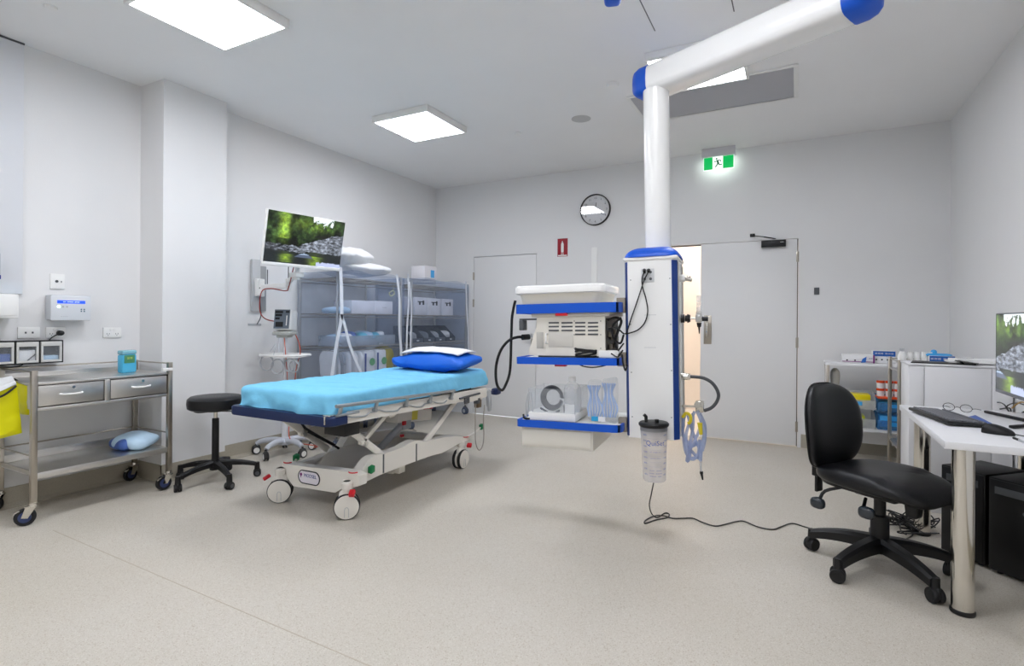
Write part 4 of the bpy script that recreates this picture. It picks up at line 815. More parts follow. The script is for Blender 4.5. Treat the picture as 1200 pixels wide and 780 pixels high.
for i in range(4):
    y = 4.93+i*.22; t = thing('sloped_bin', ['first','second','third','fourth'][i]+' dark sloping bin from the left on the middle shelf of the corner unit','bin',(-3.97,y,z2),'dark bins on the corner unit')
    b = B(); b.prism([(-4.12,z2),(-3.84,z2),(-3.84,z2+.05),(-4.0,z2+.19),(-4.12,z2+.19)], y-.1, y-.096, 'y'); b.prism([(-4.12,z2),(-3.84,z2),(-3.84,z2+.05),(-4.0,z2+.19),(-4.12,z2+.19)], y+.096, y+.1, 'y'); b.bb(-4.12,-3.84,y-.1,y+.1,z2,z2+.004); b.bb(-3.845,-3.84,y-.1,y+.1,z2,z2+.05); b.bb(-4.12,-4.115,y-.1,y+.1,z2,z2+.19); obj('body', b, mat('bin_dark','4c545e',.45), t)
    b = B(); b.sq((-3.98,y,z2+.07),(.1,.08,.06),.7,.8,18,10,0,pack_fn(40+i,.25)); obj('contents', b, [GREYP,mat('steel_dull','7c848c',.4),GREYP,PAPER][i], t)
    b = B(); b.bb(-3.84,-3.837,y-.02,y+.02,z2+.015,z2+.03); obj('card', b, WHITE, t)
for i in range(3): carton((-3.98,4.98+i*.32,z3),(.28,.27,.16),['left','middle','right'][i]+' grey carton on the lower shelf of the corner unit',mat('carton_grey','a9adb4',.7),group='grey cartons on the corner unit')
for i in range(2): carton((-3.98,3.95+i*.4,.257),(.28,.33,.2),['left','right'][i]+' pale carton on the bottom shelf of the left unit',group='cartons on the bottom shelf')
# ================================================================ CEILING PENDANT
PV = Vector((-.712,3.14,2.6))
PM = Matrix.Translation(PV) @ Matrix.Rotation(.09,4,'Z') @ Matrix.Rotation(-.02,4,'Y') @ Matrix.Translation(-PV); PMI = PM.inverted()
def UP(px, py, x=None, y=None, z=None):
    o = PMI@Vector((0,0,CAMZ)); p1 = PMI@U(px,py,y=3.0); d = p1-o
    t = (x-o.x)/d.x if x is not None else ((y-o.y)/d.y if y is not None else (z-o.z)/d.z); return o+d*t
PTH = []
def pthing(name, label, cat, loc, group=None): t = thing(name, label, cat, loc, group); PTH.append(t); return t
def psingle(*a, **k): o = single(*a, **k); PTH.append(o); return o
YT = 2.983; FL, FR = UP(733,400,y=YT).x, UP(794,400,y=YT).x; YB_ = YT+.33; ZB_, ZT_ = UP(765,514,y=YT).z, UP(765,303,y=YT).z; XM, YM = (FL+FR)/2, (YT+YB_)/2
pd = pthing('ceiling_pendant','tall white and blue equipment column hung from a swinging ceiling arm','medical pendant',(XM,YM,ZB_))
ch = .022
tw_ = [(FL,YB_),(FL,YT+ch),(FL+.012,YT),(FR-ch,YT),(FR,YT+ch),(FR,YB_)]
b = B(); b.prism(tw_, ZB_, ZT_); tow = obj('column_body', b, WHITEG, pd, 20)
b = B(); b.prism([(FL-.002,YT+ch+.02),(FL-.002,YT+ch),(FL+.011,YT-.002),(FL+.016,YT-.001),(FL+.002,YT+ch+.02)], ZB_+.01, ZT_-.012); obj('blue_edge', b, BLUED, pd, 20)
b = B(); b.prism([(FR-ch-.004,YT-.002),(FR-ch+.002,YT-.003),(FR+.002,YT+ch-.002),(FR+.002,YT+ch+.01),(FR-ch-.004,YT+.004)], ZB_+.003, ZT_-.012); obj('blue_edge', b, BLUED, pd, 20)
for y in (YT+.07, YB_-.03): b = B(); b.bb(FR,FR+.006,y-.012,y+.012,ZB_+.02,ZT_-.02,.002); obj('side_rail', b, STEEL, pd)
cx_, cy_ = XM, YM; hw, hd = (FR-FL)/2+.012, .33/2+.012
def dome(u, v):
    a = 2*PI*u; e = .35; f = lambda w_: math.copysign(abs(w_)**e, w_); k = math.cos(v*PI/2)**.55 if v < 1 else 0
    return (cx_+hw*k*f(math.cos(a)), cy_+hd*k*f(math.sin(a)), ZT_+.012+.065*math.sin(v*PI/2)**1.2)
b = B(); b.grid(dome, 48, 12); obj('blue_cap', b, BLUE, pd, 60)
b = B(); b.bb(FL-.008,FR+.008,YT-.008,YB_+.008,ZT_-.006,ZT_+.014,.008); obj('cap_rim', b, WHITEG, pd)
b = B()
for px, py in ((739,328),(785,326),(739,380),(786,380),(740,436),(787,434),(741,488),(787,489)): p = UP(px,py,y=YT); b.cyl((p.x,YT-.002,p.z),(p.x,YT+.001,p.z),.003,n=8)
obj('screw', b, GREYD, pd)
b = B()
for y_, x0, x1 in ((369,755,769),(407,755,769)): p, q_ = UP(x0,y_,y=YT), UP(x1,y_,y=YT); b.bb(p.x,q_.x,YT-.001,YT+.001,p.z-.001,p.z+.001)
obj('seam', b, GREYP, pd)
p, q_ = UP(751.5,331,y=YT), UP(766.5,314.5,y=YT)
b = B(); b.bb(p.x,q_.x,YT-.004,YT,p.z,q_.z,.001); sp = obj('socket_plate', b, mat('plate_grey','d4d6d8',.4), pd)
b = B()
for u_, v_ in ((.27,.25),(.73,.25),(.27,.75),(.73,.75)): c = Vector((p.x+(q_.x-p.x)*u_, YT-.005, p.z+(q_.z-p.z)*v_)); b.cyl(c, c+Vector((0,.004,0)), .008, n=12)
obj('socket', b, GREYD, sp)
p = UP(770,210,y=YM)
PX = UP(770,200,y=YM).x; b = B(); b.cyl((PX,YM,ZT_+.05),(PX,YM,2.56),.073,n=36); obj('post', b, WHITEG, pd)
# arm above, level
ZA = 2.545; A0, A1 = U(765,104,z=ZA), U(985,14,z=ZA); ad = (A1-A0).normalized(); an = Vector((-ad.y,ad.x,0)); 
if an.y < 0: an = -an
am = thing('pendant_arm','long white swing arm with royal blue end caps under the ceiling','pendant arm',(PV.x,PV.y,2.6))
def armsec(c, sc=1, n=20):
    out = []
    for i in range(n):
        a = 2*PI*i/n; e = .5; f = lambda w_: math.copysign(abs(w_)**e, w_); out.append(c+an*(.1+.1*sc*f(math.cos(a)))+Vector((0,0,.085+.085*sc*f(math.sin(a)))))
    return out
def loft(b, secs, mi=0):
    n = len(secs[0]); vs_ = [p for s in secs for p in s]; fs_ = [(i*n+j,i*n+(j+1)%n,(i+1)*n+(j+1)%n,(i+1)*n+j) for i in range(len(secs)-1) for j in range(n)]
    fs_ += [tuple(range(n-1,-1,-1)), tuple(range((len(secs)-1)*n, len(secs)*n))]; b.add(vs_, fs_, mi)
S0 = A0-ad*.055; S1 = A1
b = B(); loft(b, [armsec(S0), armsec(S1)]); obj('beam', b, WHITEG, am, 60)
b = B(); loft(b, [armsec(S0+ad*.001,1.03), armsec(S0-ad*.06,1.03), armsec(S0-ad*.095,.93), armsec(S0-ad*.115,.75), armsec(S0-ad*.12,.4)]); obj('blue_end_cap', b, BLUE, am, 60)
b = B(); loft(b, [armsec(S1-ad*.001,1.03), armsec(S1+ad*.05,1.03), armsec(S1+ad*.085,.93), armsec(S1+ad*.105,.75), armsec(S1+ad*.11,.4)]); ec = obj('blue_end_cap', b, BLUE, am, 60)
p = S1+ad*.035-an*.006; b = B(); b.bar(p+Vector((0,0,.12)), p+Vector((0,0,.15)), .03, .004, 0, 0, an); obj('label_plate', b, PAPER, ec)
b = B(); b.lathe([(.075,0),(.085,.03),(.08,.06)], (A1+an*.1+Vector((0,0,.16))-ad*.0), 24); b.cyl(A1+an*.1+Vector((0,0,.2)), A1+an*.1+Vector((0,0,H-ZA)), .07, n=30); obj('ceiling_stem', b, WHITEG, am)
# second arm, only its tip in the picture
t2 = thing('second_pendant_arm','small blue tip of another ceiling arm at the top edge of the photo','pendant arm',(-.9,2.6,2.6))
p = U(718,-6,z=2.66); b = B(); b.box(p,(.075,.09,.07),.02,0,rot(z=.3),3); obj('blue_end_cap', b, BLUE, t2)
b = B(); b.bar(p+Vector((0,-.02,.02)), p+Vector((.35,-1.3,.06)), .07,.06,0,.02); b.cyl(p+Vector((.35,-1.3,.05)), p+Vector((.35,-1.3,H-2.66)), .05, n=20); obj('beam', b, WHITEG, t2)
# shelves on the column
YS = 2.88; YSB = 3.36
def pshelf(yt_l, yt_r, thick, label_=None):
    x0 = UP(604.5,400,y=YS).x; x1 = UP(726.5,400,y=YS).x; zt = UP(665,(yt_l+yt_r)/2,y=YS).z
    xe = min(x1, FL-.012); r = .045
    out = [(x0,YSB),(x0,YS+.01),(x0+.01,YS)]+[(xe-r+r*math.sin(a)+(x1-xe), YS+r-r*math.cos(a)) for a in (0,.4,.8,1.2,1.57)]
    out = [(x0,YSB),(x0,YS+.01),(x0+.01,YS)]+[(x1-r+r*math.sin(a), YS+r-r*math.cos(a)) for a in (0,.4,.8,1.2,1.57)]+[(x1,YT-.01),(xe,YT-.01),(xe,YSB)]
    b = B(); b.prism([(x+.004 if x < -1.2 else x-.004, max(y,YS+.004)) for x, y in out], zt-thick, zt-.004); sh = obj('shelf', b, WHITE, pd, 30)
    b = B(); n = 9; fr_ = out[1:-2]; o_ = [(x-(.0 if i else .0), y) for i, (x,y) in enumerate(fr_)]
    inn = []
    for x, y in fr_: inn.append((min(max(x, x0+.012), x1-.012), max(y, YS+.012)))
    b.prism(fr_+inn[::-1], zt-thick-.004, zt+.003); b.bb(x0,x0+.012,YS+.01,YSB,zt-thick-.004,zt+.003); obj('blue_edging', b, BLUE, sh, 40)
    b = B(); b.bb(xe-.035,FL+.001,YT-.006,YT+.03,zt-.05,zt+.03,.004); b.bb(xe-.04,FL+.001,YT+.03,YSB-.04,zt-thick-.006,zt-thick); obj('bracket', b, mat('bracket_taupe','9a9184',.4,.3), sh)
    return x0, x1, zt
s1 = pshelf(357,354.5,.048); s2 = pshelf(418.5,420.5,.034); s3 = pshelf(490.5,500.5,.034)
bxL, bxR = UP(611.5,510,y=YS+.03).x, UP(695,510,y=YS+.03).x; zbx = UP(653,525.5,y=YS+.03).z
b = B(); b.bb(bxL,bxR,YS+.03,YSB,zbx,s3[2]-.034,.004); db = obj('drawer_box', b, CREAM, pd)
b = B(); b.bb(bxL+.012,bxR-.012,YS+.024,YS+.032,zbx+.012,s3[2]-.05,.003); obj('drawer_front', b, CREAM, db)
b = B()
for u_ in (.12,.45,.85): b.cyl((bxL+(bxR-bxL)*u_,YS+.06,zbx-.004),(bxL+(bxR-bxL)*u_,YS+.06,zbx+.002),.005,n=8)
obj('foot_screw', b, GREYP, db)
for s in (s1, s2):
    p = UP(660,400,y=YS+.05); b = B(); b.bb(p.x-.03,p.x+.04,YS+.002,YS+.03,s[2]-.048-.02,s[2]-.044,.002) if s is s1 else b.bb(p.x-.045,p.x+.02,YS+.02,YS+.06,s[2]-.05,s[2]-.034,.002); obj('red_clip', b, RED, pd)
# tub on the top shelf
zz = s1[2]+.003
xl, xr = UP(601,340,y=YS-.02).x, UP(708,335,y=YS-.02).x
tub = pthing('plastic_tub','large cream white plastic tub on the top shelf of the pendant','tub',((xl+xr)/2,3.05,zz))
yb0, yb1 = YS-.02, 3.30; zr = UP(655,333,y=YS-.02).z; zl = UP(655,342,y=YS-.02).z
def rrect(x0, x1, y0, y1, r, z, n=6):
    out = []
    for cx, cy, a0 in ((x1-r,y1-r,0),(x0+r,y1-r,PI/2),(x0+r,y0+r,PI),(x1-r,y0+r,1.5*PI)):
        for i in range(n+1): a = a0+PI/2*i/n; out.append(Vector((cx+r*math.cos(a), cy+r*math.sin(a), z)))
    return out
b = B(); loft(b, [rrect(xl+.035,xr-.035,yb0+.035,yb1-.035,.05,zz), rrect(xl+.018,xr-.018,yb0+.018,yb1-.018,.06,zl-.004)]); obj('basin', b, mat('tub_cream','e9e4d6',.35), tub, 40)
b = B(); loft(b, [rrect(xl+.01,xr-.01,yb0+.01,yb1-.01,.05,zl-.006), rrect(xl,xr,yb0,yb1,.05,zl), rrect(xl,xr,yb0,yb1,.05,zr-.012), rrect(xl+.006,xr-.006,yb0+.006,yb1-.006,.05,zr-.002), rrect(xl+.02,xr-.02,yb0+.02,yb1-.02,.04,zr)]); obj('lid', b, WHITEG, tub, 50)
# processor on the middle shelf
Yd = YS+.03; zd0 = s2[2]+.012
dL0, dL1, dR = UP(620,412,y=Yd).x, UP(629,372,y=Yd).x, UP(709,400,y=Yd).x; zd1 = UP(665,371,y=Yd).z
dv = pthing('video_processor','cream grey endoscopy processor with vents, side on, on the middle pendant shelf','medical device',((dL0+dR)/2,3.1,zd0))
b = B(); b.prism([(dL0,zd0),(dR,zd0),(dR,zd1),(dL1,zd1),(dL1-.004,zd1-.06),(dL0,zd0+.03)], Yd, Yd+.36, 'y'); obj('case', b, CREAM, dv, 20)
b = B(); b.bb(dL1-.03,dR+.03,Yd-.012,Yd+.37,zd1,zd1+.022,.005); obj('lid', b, mat('lid_grey','cfcbc2',.4), dv)
vg = B()
for px0, px1 in ((643,655),(658,671),(674,686),(689,701)):
    for py in (378,382.5,387,391.5): p, q_ = UP(px0,py,y=Yd), UP(px1,py,y=Yd); vg.bb(p.x,q_.x,Yd-.002,Yd+.001,p.z-.005,p.z+.004)
o = obj('vents', vg, GREYD, dv, 0); o['kind'] = 'stuff'
b = B(); p, q_ = UP(643,406,y=Yd), UP(672,388.5,y=Yd); b.bb(p.x,q_.x,Yd-.004,Yd,p.z,q_.z,.001); obj('side_panel', b, mat('panel_grey','d2cfc8',.5), dv)
b = B(); p, q_ = UP(629,408,y=Yd), UP(637,389,y=Yd); b.bb(p.x,q_.x,Yd-.003,Yd,p.z,q_.z,.001); obj('side_panel', b, mat('panel_grey2','bcbab4',.5), dv)
b = B(); p, q_ = UP(641,402,y=Yd), UP(641,391,y=Yd); b.tube([(p.x,Yd,p.z),(p.x,Yd-.02,p.z+.005),(q_.x,Yd-.02,q_.z-.005),(q_.x,Yd,q_.z)],.005,8,sm=3); obj('handle', b, WHITE, dv)
b = B()
for px in (673,704):
    for py in (376,392,408): p = UP(px,py,y=Yd); b.cyl((p.x,Yd-.002,p.z),(p.x,Yd+.001,p.z),.003,n=8)
obj('screw', b, GREYD, dv)
b = B(); b.bb(dR,dR+.004,Yd+.02,Yd+.34,zd0+.01,zd1-.01); rp = obj('rear_panel', b, mat('rear_dark','38352f',.5), dv)
b = B()
for k, (yy, zz_) in enumerate(((.08,.12),(.14,.10),(.22,.13),(.1,.05),(.2,.05),(.28,.09))): b.bb(dR+.004,dR+.016,Yd+yy-.018,Yd+yy+.018,zd0+zz_-.014,zd0+zz_+.014,.002)
obj('connector', b, mat('connector_brass','8b8474',.4,.5), rp)
b = B(); b.bb(dL0+.05,dR-.02,Yd+.02,Yd+.33,s2[2]+.001,zd0); obj('feet', b, GREYD, dv)
p = UP(615,380,y=YS+.05); b = B(); b.bb(p.x-.03,p.x+.0,YS+.03,YS+.09,p.z-.035,p.z+.025,.004); b.bb(p.x-.035,dL1,YS+.05,YS+.07,p.z+.025,p.z+.035); obj('camera_holder', b, GREYD, dv)
# black light cable
b = B(); hp = [(604,352),(602,360),(600,372),(599.5,385),(599,400),(598.5,420),(597,438),(592,452),(588,457),(583,452),(581,440),(582,425),(587,410),(596,399),(606,395),(617,395)]
yy = [YS+.02]*8+[YS-.02]*6+[YS+.01,Yd+.03]; b.tube([UP(*q_,y=yv) for q_, yv in zip(hp,yy)],.0085,8,sm=4); b.cyl(UP(612,395,y=Yd), UP(620,394.5,y=Yd+.04),.017,n=12)
psingle('light_cable', b, BLACK, 'thick black cable looping beside the left ends of the pendant shelves', 'cable')
# coil and small box on the middle shelf
z_ = s2[2]+.003; c = UP(686,413,y=YS+.02); b = B()
for k in range(7): b.tube([(c.x+.065*math.cos(a)*(1+.05*k%3*.1), YS+.05+.045*math.sin(a), z_+.012+.006*k+.012*math.sin(a+k)) for a in [i*.6 for i in range(11)]],.006,6,sm=2)
psingle('cable_coil', b, BLACK, 'coiled black cable lying on the middle pendant shelf', 'cable')
p, q_ = UP(701.5,417,y=YS+.02), UP(724,410,y=YS+.02); b = B(); b.bb(p.x,q_.x,YS+.02,YS+.09,z_,z_+(q_.z-p.z)+.006,.004); psingle('adapter_box', b, WHITE, 'small white adapter box at the right end of the middle shelf', 'adapter')
b = B()
rnd = random.Random(5)
for k, (pp, r_) in enumerate(((((712,375),(722,372),(728,376),(724,388),(721,400),(724,412)),.008),(((728,372),(718,382),(719,396),(727,402),(731,392)),.006),(((713,385),(722,384),(731,391)),.0045),(((731,402),(722,413),(708,421),(700,420)),.0045),(((730,410),(716,425),(698,430),(684,429),(676,425)),.004),(((729,415),(730,425),(733,434),(735,427)),.005),(((716,414),(724,418),(730,410)),.004))):
    b.tube([UP(*q_,y=YT-.03-.012*k) for q_ in pp], r_, 7, sm=5)
psingle('cable_bundle', b, BLACK, 'tangle of black leads behind the processor by the column edge', 'cables')
for k, pp in enumerate((((755,318),(752.5,326),(753,336),(757,350),(759,364),(756,377),(748,386),(738,390),(731,391)),((760,318),(755,328),(751,340),(745,358),(739,375),(734,392)))):
    b = B(); b.tube([UP(*q_,y=YT-.012-.008*k) for q_ in pp], .0035, 7, sm=6); b.cyl(UP(*pp[0],y=YT-.025), UP(pp[0][0],pp[0][1]-1.5,y=YT-.003),.008,.01,10)
    psingle('power_lead', b, BLACK, ['black lead with a wide loop plugged into the column face','black lead running straight down from the column socket'][k], 'cable')
# lower shelf load
z3_ = s3[2]+.003; Yf = YS+.02
p, q_ = UP(619,480,y=Yf), UP(674,480,y=Yf)
at_ = pthing('acrylic_tray','clear acrylic tray with a white base holding a grey coiled tube','tray',((p.x+q_.x)/2,Yf+.13,z3_))
ht_ = UP(630,455,y=Yf).z-z3_
b = B(); b.bb(p.x,q_.x,Yf,Yf+.28,z3_,z3_+.045,.004); obj('base', b, WHITE, at_)
b = B()
for x0, x1, y0, y1 in ((p.x,q_.x,Yf+.002,Yf+.005),(p.x,q_.x,Yf+.275,Yf+.278),(p.x+.001,p.x+.004,Yf,Yf+.28),(q_.x-.004,q_.x-.001,Yf,Yf+.28)): b.bb(x0,x1,y0,y1,z3_+.04,z3_+ht_)
obj('clear_walls', b, CLEAR, at_)
cc = UP(647,474,y=Yf+.06); b = B()
for k in range(5): b.tube([(cc.x+(.066-.004*k)*math.cos(a), Yf+.06+.006*k, z3_+.125+(.068-.004*k)*math.sin(a)) for a in [i*.4 for i in range(16)]],.007,6,closed=False,sm=2)
b.tube([(cc.x-.07,Yf+.05,cc.z-.02),(cc.x,Yf+.045,cc.z-.05),(cc.x+.05,Yf+.05,cc.z-.03)],.006,6,0,sm=3); psingle('tube_coil', b, mat('tube_grey','44464c',.4), 'grey coiled tube standing in the clear acrylic tray', 'tube')
c = UP(671,470,y=Yf+.10); b = B(); zt_ = UP(671,441,y=Yf+.1).z; hh = zt_-z3_-.045; b.lathe([(.05,0),(.052,.01),(.052,hh*.62),(.045,hh*.74),(.02,hh*.85),(.018,hh*.9)], (c.x,Yf+.10,z3_+.045), 24); wb = pthing('water_bottle','clear plastic water bottle with a white cap in the acrylic tray','bottle',(c.x,Yf+.1,z3_+.045)); obj('bottle', b, film('bottle_clear','fbfcfe',.3,.1), wb)
b = B(); b.cyl((c.x,Yf+.1,z3_+.045+hh*.88),(c.x,Yf+.1,zt_),.022,n=18); obj('cap', b, WHITE, wb)
p1, p2 = UP(662,484,y=Yf+.03), UP(673,474,y=Yf+.03); b = B(); b.bb(p1.x,p2.x,Yf+.03,Yf+.034,p1.z,p2.z); b.bb(p1.x-.008,p1.x-.003,Yf+.03,Yf+.034,p1.z,p2.z-.005,0,1); psingle('paper_label', b, [PAPER,INKD], 'small white paper label in front of the water bottle', 'label')
for k, (px0, px1, pt) in enumerate(((686,704,446),(703,722,443))):
    p, q_ = UP(px0,490,y=Yf+.02), UP(px1,490,y=Yf+.02); zt_ = UP(px0,pt,y=Yf+.02).z
    t = pthing('tubing_bag', ['clear bag of pale blue tubing, left of two on the lower pendant shelf','clear bag of pale blue tubing, right of two on the lower pendant shelf'][k], 'tubing bag', ((p.x+q_.x)/2,Yf+.06,z3_), 'bags of blue tubing')
    b = B(); b.sq(((p.x+q_.x)/2,Yf+.07,(z3_+zt_)/2),((q_.x-p.x)/2,.022,(zt_-z3_)/2),.3,.25,24,18,0,pack_fn(60+k,.2)); obj('bag', b, film('bag_film','eef4fc',.16,.1), t)
    b = B(); cxx = (p.x+q_.x)/2; hh = zt_-z3_
    for j in range(6): o_ = (j-2.5)*.011; b.tube([(cxx+o_*1.1,Yf+.05+.008*(j%3),z3_+.03),(cxx+o_*1.5+.004,Yf+.055,z3_+hh*.35),(cxx+o_*.8-.006*(j%2),Yf+.06,z3_+hh*.65),(cxx+o_*1.3,Yf+.05,z3_+hh*.88)],.005,6,sm=4)
    obj('tubing', b, mat('tubing_blue','a4bce4',.4), t)
p, q_ = UP(693,493,y=Yf+.015), UP(701,488,y=Yf+.015); b = B(); b.bb(p.x,q_.x,Yf+.015,Yf+.017,p.z,q_.z); b.bb(q_.x,q_.x+.04,Yf+.015,Yf+.017,p.z,q_.z,0,1); psingle('packet_label', b, [mat('label_cyan','2aa4d8',.5),PAPER], 'tiny cyan and white label at the foot of the tubing bags', 'label')
p = UP(622,470,y=YS+.03); b = B()
for k in range(3): b.tube([(p.x-.03,YS+.03,z3_+.005),(p.x-.028+.01*k,YS+.025,z3_+.08),(p.x-.01,YS+.02,p.z+.05),(p.x+.008,YS+.02,p.z+.04),(p.x+.012,YS+.03,z3_+.03)],.0035,6,sm=5)
b.tube([(p.x-.04,YS+.01,z3_+.03),(p.x-.03,YS+.0,z3_+.01),(p.x-.005,YS+.02,z3_+.005)],.006,6,sm=3,mi=1); psingle('mouthpiece_lead', b, [GREYP,BLACK], 'thin grey looped lead at the left end of the lower shelf', 'lead')
# side fittings
X9 = FR+.006
def us(px, py, y=3.13): return UP(px,py,y=y)
gx = pthing('gas_outlet','chrome gas outlet knob high on the right side of the column','gas outlet',(X9,3.13,us(803,326).z-.02))
b = B(); c = us(800,326); b.cyl((FR+.004,c.y,c.z),(us(803,326).x,c.y,c.z),.022,n=20,mi=0); b.cyl((us(802,326).x,c.y,c.z),(us(811,328).x,c.y,us(811,328).z),.012,n=14,mi=1); b.sq(us(807,325),(.012,.014,.012),1,1,12,8,1); obj('knob', b, [WHITE,CHROME], gx)
fm = pthing('flowmeter','oxygen flowmeter with clear upright tube on the right of the column','flowmeter',(us(818,373).x,3.13,us(818,390).z))
b = B(); zc = us(803,373).z; x_ = us(803,373).x; b.cyl((FR+.005,3.13,zc),(x_-.004,3.13,zc),.024,n=20); b.cyl((x_,3.13,zc),(us(806,373).x,3.13,zc),.018,n=20); b.cyl((us(805.5,373).x,3.13,zc),(us(809,373).x,3.13,zc),.026,.02,20); obj('mount_wheel', b, BLACK, fm)
b = B(); b.cyl((x_,3.13,zc),(us(819,374).x,3.13,zc),.005,n=8); b.box((us(819,374).x,3.13,zc),(.036,.034,.046),.008); b.cyl((us(819,374).x,3.13,zc+.02),(us(819,374).x,3.13,zc+.035),.015,n=14); obj('body', b, mat('meter_silver','c9c9c6',.3,.6), fm)
b = B(); xm = us(819,360).x; zt_ = us(819,346).z; b.cyl((xm,3.13,zc+.03),(xm,3.13,zt_),.013,n=16); obj('clear_tube', b, CLEARM, fm)
b = B(); b.cyl((us(822,374).x,3.13,zc-.002),(us(830,375).x,3.13,zc-.004),.014,n=14); b.cyl((xm,3.13,us(819,378).z),(xm,3.13,us(819,383).z),.014,.010,14); b.cyl((xm,3.13,us(819,383).z),(xm,3.13,us(819,391).z),.006,.002,10); obj('needle_valve', b, BLACK, fm)
hs = pthing('suction_hose','dark grey hose arching from the column to a silver regulator','hose',(us(820,470).x,3.13,us(820,482).z))
b = B(); b.tube([us(*q_) for q_ in ((808,441),(816,441.5),(825,443),(834,448),(840,456),(842,464),(839,472),(833,478),(825,481))],.0095,10,sm=5); obj('hose', b, mat('hose_grey','4a4c50',.45), hs)
b = B(); b.cyl((FR+.004,3.13,us(803,441).z),(us(806,441).x,3.13,us(806,441).z),.02,n=16); b.box(us(806,441),(.03,.03,.035),.006); obj('coupling', b, CHROME, hs)
b = B(); p = us(820,476); b.box(p,(.045,.04,.066),.008); b.cyl(p+Vector((-.01,-.022,.012)),p+Vector((-.01,-.03,.012)),.018,n=18); b.bar((FR+.004,3.13,p.z+.0),(p.x-.02,3.13,p.z+.0),.02,.012); obj('regulator', b, CHROME, hs)
tb_ = pthing('tubing_bunch','bunch of pale blue clear tubing hanging from the regulator','tubing',(us(812,520).x,3.1,us(812,545).z))
b = B()
for k, pp in enumerate((((817,482),(822,495),(825,510),(822,525),(821,540)),((814,482),(808,495),(804,510),(806,528),(811,538),(818,532),(820,515)),((812,484),(812,500),(809,520),(808,536),(805,540),(807,530),(813,518),(819,505),(822,492)),((803,484),(800,498),(801,515),(804,530),(809,536),(815,536),(821,534)),((806,486),(810,500),(815,515),(821,530),(819,537),(812,530),(803,520)),((799,486),(798,500),(802,512),(811,522),(818,518)),((820,484),(826,498),(826,515),(823,528)))):
    b.tube([us(*q_,y=3.10+.012*k) for q_ in pp],.0085,8,sm=5)
obj('tubing', b, TUBEB, tb_)
b = B(); b.tube([us(821,538,3.1),us(821.5,552,3.1)],.006,8); obj('clear_end', b, CLEARM, tb_)
b = B(); b.cyl(us(822,552,3.1),us(822,555,3.1),.009,n=12); b.cyl(us(822,554,3.1),us(823.5,562,3.1),.008,.004,12); obj('black_tip', b, BLACK, tb_)
b = B(); b.tube([us(*q_,y=3.09) for q_ in ((800,489),(804,484),(809,487),(809,494),(806,496))],.009,8,sm=4); p = us(820,499,3.09); b.cyl(us(820,495,3.09),us(821.5,509,3.09),.014,.009,14); obj('yellow_connector', b, mat('connector_yellow','e2cf2e',.4), tb_)
# suction canister on a bracket at the foot of the column
Yc = 2.90; c0_ = UP(766.5,525,y=Yc); zc0, zc1 = UP(766,562,y=Yc).z, UP(766,497,y=Yc).z; rc = abs(UP(782,520,y=Yc).x-UP(751,520,y=Yc).x)/2
cn = pthing('suction_canister','clear suction canister with a black lid and blue print, hung below the column','canister',(c0_.x,Yc,zc0))
hh = zc1-zc0
b = B(); b.lathe([(rc*.80,0),(rc*.86,.006),(rc,hh*.86),(rc*1.01,hh)], (c0_.x,Yc,zc0), 40, cap=False); b.lathe([(0,.004),(rc*.8,.002)], (c0_.x,Yc,zc0), 40, cap=False); obj('jar', b, film('canister_clear','f2f0f4',.42,.15), cn)
b = B(); b.lathe([(rc*1.0,hh*.9),(rc*1.03,hh*.9),(rc*1.03,hh*.97),(rc*1.0,hh*.97)], (c0_.x,Yc,zc0), 40); obj('neck_ring', b, mat('smoke_grey','75767a',.4), cn)
b = B(); b.lathe([(rc*1.05,hh*.965),(rc*1.14,hh*.99),(rc*1.15,hh*1.02),(rc*1.05,hh*1.045),(rc*.6,hh*1.06),(0,hh*1.065)], (c0_.x,Yc,zc0), 40); ld = obj('lid', b, BLACK, cn)
b = B(); z9 = zc0+hh*1.05; b.tube([(c0_.x-.035,Yc-.03,z9),(c0_.x-.036,Yc-.03,z9+.03),(c0_.x-.045,Yc-.035,z9+.04)],.009,8); b.cyl((c0_.x+.02,Yc-.03,z9-.01),(c0_.x+.02,Yc-.03,z9+.018),.011,n=12); obj('spigot', b, BLACK, ld)
b = B(); b.bb(c0_.x-.03,c0_.x+.03,Yc+rc*.8,YT,zc1-.06,zc1-.02,.004); obj('bracket', b, STEEL, cn)
def wraptext(s, size, zrel, mt, sx=1, name='lettering', da=0):
    """flat print bent round the jar"""
    cu = bpy.data.curves.new(name,'FONT'); cu.body = s; cu.size = size; cu.align_x = 'CENTER'; cu.align_y = 'CENTER'; cu.resolution_u = 2; t = bpy.data.objects.new(name,cu); C.objects.link(t); bpy.context.view_layer.update()
    me = bpy.data.meshes.new_from_object(t.evaluated_get(bpy.context.evaluated_depsgraph_get())); bpy.data.objects.remove(t); bpy.data.curves.remove(cu)
    vd = math.atan2(-Yc, -c0_.x)+da; o_ = ORG[cn.name]
    for v in me.vertices: rr_ = rc*(.86+.14*(zrel+v.co.y/hh))+.0015; a = vd+v.co.x*sx/rr_; v.co = Vector((c0_.x+rr_*math.cos(a), Yc+rr_*math.sin(a), zc0+hh*zrel+v.co.y))-o_
    me.materials.clear(); me.materials.append(mt); o = bpy.data.objects.new(name,me); C.objects.link(o); o.parent = cn; return o
wraptext('QuiSet', .037, .70, INK)
for zr_, s_, sz in ((.80,'_____________',.012),(.60,'___________',.012),(.55,'ml  single use',.011),(.49,'_____________',.010),(.44,'suction liner',.011),(.38,'____________',.010),(.30,'_____________',.010),(.22,'www   mmm',.012),(.17,'mmm  wwww',.012),(.12,'wwww   mm',.012)): wraptext(s_, sz, zr_, mat('print_mauve','5a5a90',.6))
for i in range(8): wraptext('-%d' % (1800-200*i) if i < 8 else '', .013, .84-.1*i, INK, da=.85); wraptext('%d-' % (1800-200*i), .013, .84-.1*i, INK, da=-.85)
